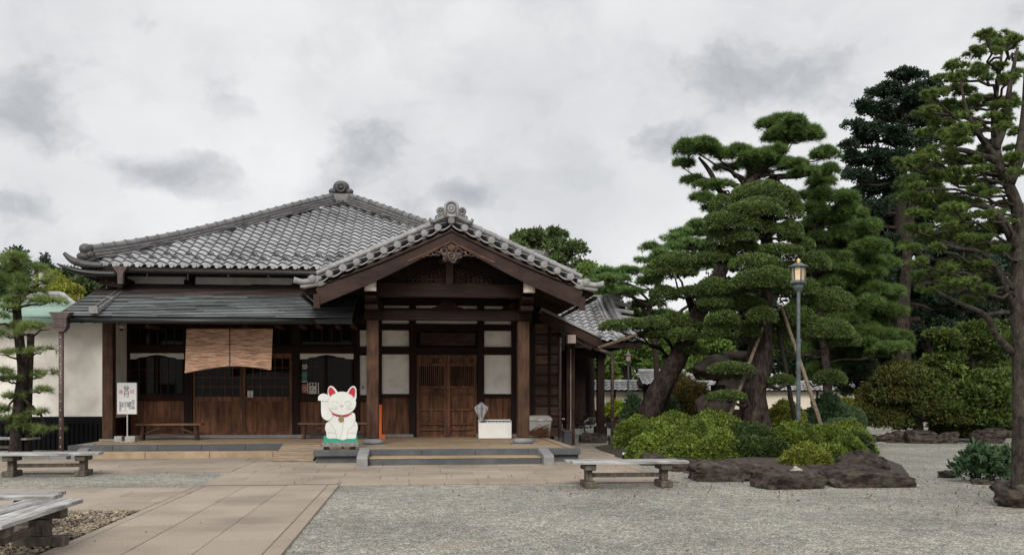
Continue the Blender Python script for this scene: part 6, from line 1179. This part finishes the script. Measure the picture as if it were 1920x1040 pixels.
grow('broadleaf_tree', 'lighter green bushy tree right of the porch gable, below the dark round one', [(1105, 745, 40), (1105, 640, 40), (1100, 540, 40)], [.25, .2, .08],
     px_pads('1092,522,44,24 1132,522,26,13 1062,540,40,22 1118,556,42,20 1150,545,28,14 1080,560,44,22'), 40, 'light', T_LEAF, 1.1, 60, low=-.4, dy=1.2, seedy=21, lump=.35, sub=(8, .38), bark='twig')
CONI = px_pads('1700,150,34,18 1668,176,40,20 1712,186,36,20 1640,206,38,22 1690,218,50,24 1735,225,34,30 1612,244,32,18 1655,258,48,26 1712,268,48,30 1590,276,18,12 1628,300,44,24 1682,318,54,30 1738,310,36,46 1604,330,30,20 1648,352,52,28 1706,372,50,36 1585,405,28,24 1602,470,40,28 1580,440,24,20 1742,172,34,22 1762,212,38,24 1772,262,38,28 1766,330,38,32 1782,400,40,40 1594,372,22,16 1622,398,46,26 1676,420,56,34 1738,400,36,50 1600,440,36,24 1648,470,56,34 1710,470,48,40 1610,510,44,30 1770,470,40,50 1790,560,46,50 1850,520,50,50 1760,620,50,40 1820,600,50,40 1670,528,56,40 1738,510,40,50 1640,580,50,36 1705,590,54,44')
grow('tall_conifer', 'tallest dark conifer with a ragged outline at the right of the sky', [(1690, 745, 46), (1690, 600, 46), (1688, 400, 46), (1695, 250, 46), (1700, 150, 46)], [.5, .45, .32, .2, .06], CONI, 46, 'conifer', T_LEAF, 1.05, 70, bark='bark_dark', low=-.45, dy=1.6, seedy=30, lump=.5, inner=.5, brn=.07, sub=(14, .29))
grow('bare_trunk_pine', 'straight reddish pine trunk standing before the dark conifer', [(1687, 770, 38), (1692, 640, 38), (1700, 500, 38), (1706, 420, 38), (1716, 330, 38)], [.26, .24, .21, .18, .06], px_pads('1716,345,36,16 1742,360,30,14 1700,372,26,12'), 38, 'pine_dark', T_SOFT, 1.2, 60, bark='bark', seedy=33, tmin=.7)
# right foreground pine
XR = random.Random(77)
grow('foreground_pine', 'nearest tall pine at the right edge with a grey lichened trunk', [(1919, 925, 12.3), (1915, 860, 12.3), (1914, 760, 12.3), (1912, 650, 12.3), (1905, 560, 12.3), (1914, 470, 12.4), (1912, 420, 12.5), (1904, 380, 12.5), (1888, 340, 12.5), (1871, 303, 12.5), (1864, 217, 12.6), (1872, 150, 12.7), (1880, 90, 12.8)], [.17, .125, .108, .10, .098, .11, .105, .085, .072, .07, .042, .026, .012],
     px_pads('1832,100,28,10 1866,84,24,9 1900,76,16,9 1796,124,28,10 1770,148,24,9 1822,140,30,10 1868,128,24,9 1905,140,16,12 1752,180,28,12 1800,172,30,11 1845,190,24,9 1890,190,22,10 1738,216,28,12 1782,214,32,13 1745,250,30,12 1790,250,30,12 1830,232,24,9 1880,240,20,9 1722,318,26,9 1760,290,32,12 1800,300,30,10 1712,345,24,9 1752,335,30,11 1798,340,30,10 1838,320,24,9 1722,372,28,11 1765,378,34,11 1808,380,28,10 1718,402,26,10 1760,410,34,11 1800,416,32,10 1840,405,24,9 1728,436,26,9 1775,446,30,10 1822,448,28,9 1856,432,22,9 1735,518,28,12 1775,520,30,12 1810,530,28,10 1745,546,26,9 1838,500,24,10 1782,495,26,9 1870,470,20,9 1898,330,18,10 1860,342,26,8 1905,250,16,10 1912,110,12,10 1848,66,18,7 1745,285,26,10 1875,400,18,8 1895,555,14,8 1850,545,24,9 1820,565,24,8 1800,270,26,10 1765,235,28,10 1735,350,26,9 1790,390,24,9 1705,310,18,8 ' + ' '.join('%d,%d,%d,%d' % (XR.uniform(a, b), XR.uniform(c, d), XR.uniform(13, 22), XR.uniform(6, 10)) for a, b, c, d, n in ((1692, 1870, 285, 470, 40), (1715, 1850, 492, 560, 14), (1745, 1900, 120, 270, 14), (1800, 1918, 66, 130, 8), (1820, 1905, 140, 470, 34)) for _ in range(n))), 12.6, 'pine_right', [t_needles(12, .062, .010, .95) for _ in range(5)], 1.0, 1700, bark='bark_grey', low=-.3, sub=(13, .20), dy=.9, seedy=40, lump=.45, brn=.012, plimb=.55, tilt=.45, tmin=.3, nbr=1, padk=(1.0, 1.25),
     extra=[([(1890, 345, 12.5), (1912, 285, 12.5), (1922, 200, 12.6), (1925, 120, 12.6)], .10, .03), ([(1866, 280, 12.5), (1885, 225, 12.5), (1893, 165, 12.5), (1908, 90, 12.5)], .07, .02), ([(1908, 465, 12.4), (1880, 415, 12.3), (1850, 388, 12.2), (1812, 384, 12.2)], .075, .03), ([(1903, 545, 12.3), (1865, 505, 12.1), (1820, 475, 12), (1765, 450, 11.9)], .05, .015), ([(1903, 600, 12.3), (1895, 560, 12.2), (1850, 480, 12), (1795, 465, 11.9), (1755, 455, 11.8)], .045, .015), ([(1898, 660, 12.3), (1868, 628, 12.2), (1846, 590, 12.1), (1800, 568, 12), (1755, 545, 11.9)], .055, .018), ([(1846, 590, 12.1), (1890, 585, 12.3), (1908, 590, 12.3)], .03, .03), ([(1870, 302, 12.5), (1838, 292, 12.4), (1790, 282, 12.3), (1730, 320, 12.2)], .06, .02), ([(1870, 300, 12.5), (1842, 262, 12.4), (1815, 215, 12.3), (1800, 150, 12.3)], .055, .015), ([(1880, 520, 12.3), (1850, 518, 12.2), (1800, 510, 12.1)], .03, .012)])
rock(1912, 903, 958, 50, 12.35, 'mossy brown rock at the foot of the nearest pine', 55, .9)
for i in range(5): pass
# low bed with glossy plants
t = thing('glossy_plant', 'dark glossy leafed plant beside the nearest pine trunk', 'plant', (G(1840, 898).x, 15.9, 0)); L = Leaves()
for u, v, ru, rv in px_pads('1812,880,24,18 1845,868,34,20 1880,872,26,20 1835,850,22,10 1870,852,20,10 1890,848,12,10 1860,888,30,12 1820,862,16,10'): k = PX(u, 15.9); c = P(u, v, 15.9 + random.uniform(-.3, .3)); L.cap(tuple(c), (ru * k, ru * k, rv * k), 150, -.3, .5, .4, .3)
L.build('leaves', 'aucuba', t, T_BROAD, .62, .6); m = MB(); c = G(1845, 896)
for i in range(16): a = random.uniform(0, 6.28); q = Vector((c.x + math.cos(a) * random.random() * .5, 15.9 + math.sin(a) * .4, random.uniform(.3, .55))); m.tube([(c.x + random.uniform(-.3, .3), 15.9, 0), q], [.012, .006], 5)
m.build('stems', 'twig', t)
for i, (u, vt, vb, hw, Y, lab) in enumerate([(1776, 884, 900, 18, 16.6, 'low dark edging stone left of the glossy plant'), (1842, 900, 910, 22, 15.4, 'low edging stone in front of the glossy plant'), (1885, 905, 916, 20, 15.0, 'low edging stone between the glossy plant and the nearest pine')]): rock(u, vt, vb, hw, Y, lab, 60 + i, .7)
# shrubs and rocks across the gravel at the right
grow('maple_tree', 'leafy green maple behind the rusty topped shrub at the right', [(1832, 815, 29), (1830, 740, 29), (1822, 670, 29)], [.12, .1, .04], px_pads('1800,650,55,24 1848,640,46,26 1762,676,38,20 1820,690,58,28 1872,672,32,36 1780,706,44,22 1850,728,50,30 1800,750,60,30 1880,740,28,44 1770,630,30,12 1830,615,34,12 1885,620,24,18 1838,748,44,26,-1 1800,768,46,22,-.9 1872,772,36,26,-.9 1842,790,50,20,-.8 1782,730,36,22,-.9 1872,715,34,26,-.8'), 29, 'maple', T_LEAF, .85, 130, low=-.5, dy=1.0, seedy=50, lump=.35, sub=(8, .38), bark='twig', up=.9)
grow('rusty_shrub', 'large rounded shrub with rusty brown patches across the gravel', [(1716, 826, 29), (1722, 800, 29), (1714, 770, 29), (1705, 735, 29)], [.2, .17, .12, .05], px_pads('1692,706,48,26 1742,716,42,24 1655,745,42,36 1700,748,56,36 1752,758,46,36 1660,782,50,32 1785,776,40,34 1800,800,46,24 1625,768,24,30 1690,735,60,30'), 29, 'rust_green', T_SMALL, 1.3, 260, low=-.5, dy=.7, seedy=51, lump=.12, bark='bark_dark', inner=.85, cat='shrub')
grow('small_tree', 'small airy tree with grey green leaves left of the rusty shrub', [(1618, 770, 32), (1612, 730, 32), (1590, 690, 32), (1580, 660, 32)], [.14, .12, .08, .03], px_pads('1588,666,40,14 1620,690,40,18 1565,690,30,16 1600,712,44,18 1640,710,30,18 1572,720,34,16 1610,736,36,14'), 32, 'ball', T_SMALL, 1.4, 190, low=-.4, dy=.8, seedy=52, lump=.4, sub=(7, .36), bark='bark_dark')
shrub(1840, 772, 90, 826, 31.5, 'azalea_d', 'long dark hedge at the far side of the gravel', 'hedge', group=None, dens=130, tm=T_LEAF, lump=.2, ry=.4)
gr = 'rocks along the far side of the gravel'
for i, (u, vt, vb, hw, Y, lab) in enumerate([(1662, 808, 829, 22, 28.4, 'dark rock left of the rusty shrub base'), (1690, 803, 829, 20, 28.3, 'pale topped rock below the rusty shrub'), (1728, 803, 832, 38, 28.0, 'broad rock at the foot of the rusty shrub trunk'), (1630, 812, 828, 20, 28.8, 'low rock nearest the azalea end of the far row'), (1775, 808, 832, 24, 28.0, 'dark rock right of the rusty shrub trunk'), (1858, 802, 833, 38, 27.6, 'block shaped rock near the nearest pine trunk in the far row')]): rock(u, vt, vb, hw, Y, lab, 80 + i, .7, gr)
# left pine in front of the white wall
grow('cloud_pine', 'small pine with tufted tiers in front of the white wall at the left', [(28, 850, 24.6), (33, 790, 24.6), (40, 730, 24.6), (43, 690, 24.6), (37, 645, 24.6), (33, 605, 24.6), (31, 565, 24.6), (34, 530, 24.6), (40, 495, 24.6)], [.16, .15, .14, .13, .12, .11, .10, .08, .04],
     px_pads('38,490,36,15 12,502,28,15 62,510,30,13 22,528,34,13 60,544,34,13 88,528,20,10 40,565,38,9 88,566,36,8 12,578,24,9 42,618,26,10 76,616,28,9 12,628,20,8 76,660,24,9 14,664,26,8 78,704,24,9 8,712,24,8 74,734,24,8 18,744,22,8 8,770,22,9 72,776,20,6 18,790,30,10 96,808,24,10 40,802,26,9 -25,520,40,20 -30,600,40,14 -30,700,40,14'), 24.4, 'pine_left', T_PINEL, .72, 120, low=-.15, dy=.45, seedy=60, lump=.3, brn=.028, tilt=.5, sub=(4, .46))
m = MB(); q = [P(u, v, 24.75) for u, v in ((51, 848), (52, 780), (55, 700), (58, 625))]; q[0].z = 0; m.tube(q, [.10, .095, .09, .085], 10, jit=.1); tag(m.build('dead_stem', 'bark_dark', loc=q[0], smooth=True), 'dark straight stem standing right of the small left pine', 'trunk')
# trees beyond the roofs at the left
for nm, lab, tr, pads, Y, lf, sc, de in [('far_conifer', 'pointed dark treetop at the far left behind the small pine', [(30, 745, 60), (30, 600, 60), (28, 470, 60)], '26,474,9,10 38,484,11,9 22,492,16,12 44,498,10,10 30,520,22,20', 60, 'conifer', 1.8, 22), ('far_conifer', 'pointed dark treetop above the yellow maple', [(86, 745, 56), (86, 600, 56), (86, 485, 56)], '86,486,6,8 84,498,10,9 92,512,14,10 78,514,10,10 88,535,18,16', 56, 'conifer', 1.7, 26),
                             ('far_tree', 'dark trees close behind the left roof corner', [(160, 745, 48), (160, 620, 48), (160, 530, 48)], '130,520,22,13 155,535,26,16 180,552,22,18 118,512,10,8 165,570,34,20 130,550,26,18', 48, 'oak', 1.5, 34), ('far_tree', 'grey green tree at the far left edge behind the small pine', [(-10, 745, 50), (-10, 620, 50), (-8, 540, 50)], '-10,520,40,22 15,545,30,18 -20,560,40,22', 50, 'pine_dark', 1.5, 30)]:
    grow(nm, lab, tr, [.25, .2, .05], px_pads(pads), Y, lf, T_LEAF, sc, de, bark='twig', low=-.5, dy=1.0, seedy=int(Y), lump=.4)
grow('yellow_maple', 'bright yellow green maple behind the green roof', [(108, 745, 40), (108, 640, 40), (105, 550, 40)], [.15, .12, .04], px_pads('92,520,18,12 108,535,26,12 128,548,24,12 98,552,28,14 118,566,30,12 140,574,22,9 85,540,16,12'), 40, 'yellow', T_LEAF, 1.0, 80, low=-.4, dy=.8, seedy=70, lump=.4, bark='twig')
# woods behind the boundary walls
for i, (u, v, ru, rv, Y, lf, lab) in enumerate([(1112, 655, 42, 62, 51, 'bamboo', 'leafy bamboo green tree seen between the veranda posts'), (1172, 640, 44, 60, 53, 'bamboo', 'bright green tree behind the distant lamp post'), (1236, 650, 46, 60, 51, 'bamboo', 'bright green tree behind the little gate roof, left part'), (1300, 650, 42, 62, 54, 'light', 'green tree behind the little gate roof, right part'),
                                               (1340, 660, 40, 60, 55, 'bamboo', 'green tree behind the boundary wall end, left of the stone lantern'), (1380, 610, 70, 100, 56, 'conifer', 'dark tree filling the gap behind the stone lantern'), (1480, 600, 80, 120, 55, 'conifer', 'dark tree behind the clipped evergreen, nearest the lamp'), (1580, 650, 70, 90, 54, 'conifer', 'dark tree behind the slender layered pine'), (1760, 600, 70, 120, 52, 'conifer', 'dark tree behind the maple, left of two'), (1860, 590, 80, 150, 51, 'conifer', 'dark tree behind the maple, right of two'), (1630, 500, 55, 130, 50, 'conifer', 'tall dark tree directly left of the reddish straight trunk'), (1735, 510, 55, 130, 50.5, 'conifer', 'tall dark tree directly right of the reddish straight trunk'), (1800, 530, 60, 110, 50, 'conifer', 'tall dark tree between the conifer and the nearest pine'), (1690, 660, 60, 80, 50, 'conifer', 'dark tree behind the reddish straight trunk')]):
    k = PX(u, Y); rd = random.Random(i); pads = [(u + rd.uniform(-.75, .75) * ru, v + rd.uniform(-.8, .8) * rv, ru * rd.uniform(.3, .5), rv * rd.uniform(.16, .28)) for _ in range(15)]
    grow('wood_tree', lab, [(u, 770, Y), (u + 4, 700, Y), (u - 3, v, Y)], [.3, .25, .08], pads, Y, lf, T_LEAF, 1.9, 26, bark='twig', low=-.5, dy=1.6, seedy=90 + i, lump=.4, group='trees behind the boundary wall')
L = Leaves(); n = 9000; x = rng.uniform(-60, 75, n); z = rng.random(n) ** 1.1 * (6.4 + 1.6 * np.sin(x * .21) + 1.2 * np.sin(x * .53 + 1)); y = 66 + rng.uniform(-3, 3, n); L.cloud(np.stack([x, y, z], 1), np.stack([rng.normal(size=n) * .4, -np.ones(n) * .6, np.ones(n) * .7], 1))
fw = L.build('far_woods', 'azalea_d', None, T_LEAF, 4.0, .6); tag(fw, 'dark band of woodland far behind the garden', 'woods', kind='stuff')
# props
def prop(name, a, b, r, mat, label): a, b = P(*a), P(*b); a.z = max(a.z, .1); m = MB(); m.tube([a, a.lerp(b, .5) + Vector((.01, 0, .01)), b], [r, r * .95, r * .85], 10, jit=.08); tag(m.build(name, mat, loc=tuple(a), smooth=True), label, 'pole', 'poles propping the garden trees')
prop('support_pole', (1364, 790, 23.6), (1434, 602, 24.6), .05, 'pole', 'pale pole slanting up to the right in front of the thick trunk'); prop('support_pole', (1552, 835, 21.9), (1464, 572, 24.6), .052, 'pole', 'pale pole slanting up to the left, right of the lamp post'); prop('support_pole', (1492, 800, 24), (1454, 585, 25), .06, 'poledark', 'dark pole leaning just left of the lamp post')
a, b = P(1121, 652, 26.2), P(1194, 627, 26.1); m = MB(); m.tube([a, b], .045, 10, jit=.06); tag(m.build('limb_pole', 'pole', loc=tuple(a), smooth=True), 'pale pole carrying the horizontal pine limb near the eave', 'pole')

# fallen needles and leaves gathered on the gravel and paving
def litter():
    t = [t_leaves(1, .05, .028, 0), t_leaves(1, .04, .02, 0), t_leaves(2, .045, .012, 0)]; n = 1140
    x = np.concatenate([rng.normal(5.5, 2.6, 700), rng.uniform(-9, 9, 140), rng.normal(9.5, 1.5, 300)]); y = np.concatenate([rng.normal(15.5, 1.6, 700), rng.uniform(8.5, 20.5, 140), rng.normal(13.5, 1.6, 300)])
    p = np.stack([x, y, np.full(n, .012) + np.where((x < -1.3) | (y > 16.1), .026, 0)], 1); a = rng.uniform(0, 6.28, n)
    V, Fc, A = scatter(p, np.stack([np.cos(a), np.sin(a), np.full(n, .12)], 1), t, 1.0, .1)
    m = pmat('fallen_leaf', (0.20, 0.12, 0.05), (0.09, 0.06, 0.03), 9, .8, var=.4); V[:, 2] = np.maximum(V[:, 2], .008)
    tag(link(fastmesh('fallen_leaves', V, Fc, A), 'fallen_leaves', m), 'brown fallen leaves scattered over the gravel and paving', 'leaves', kind='stuff')
litter()
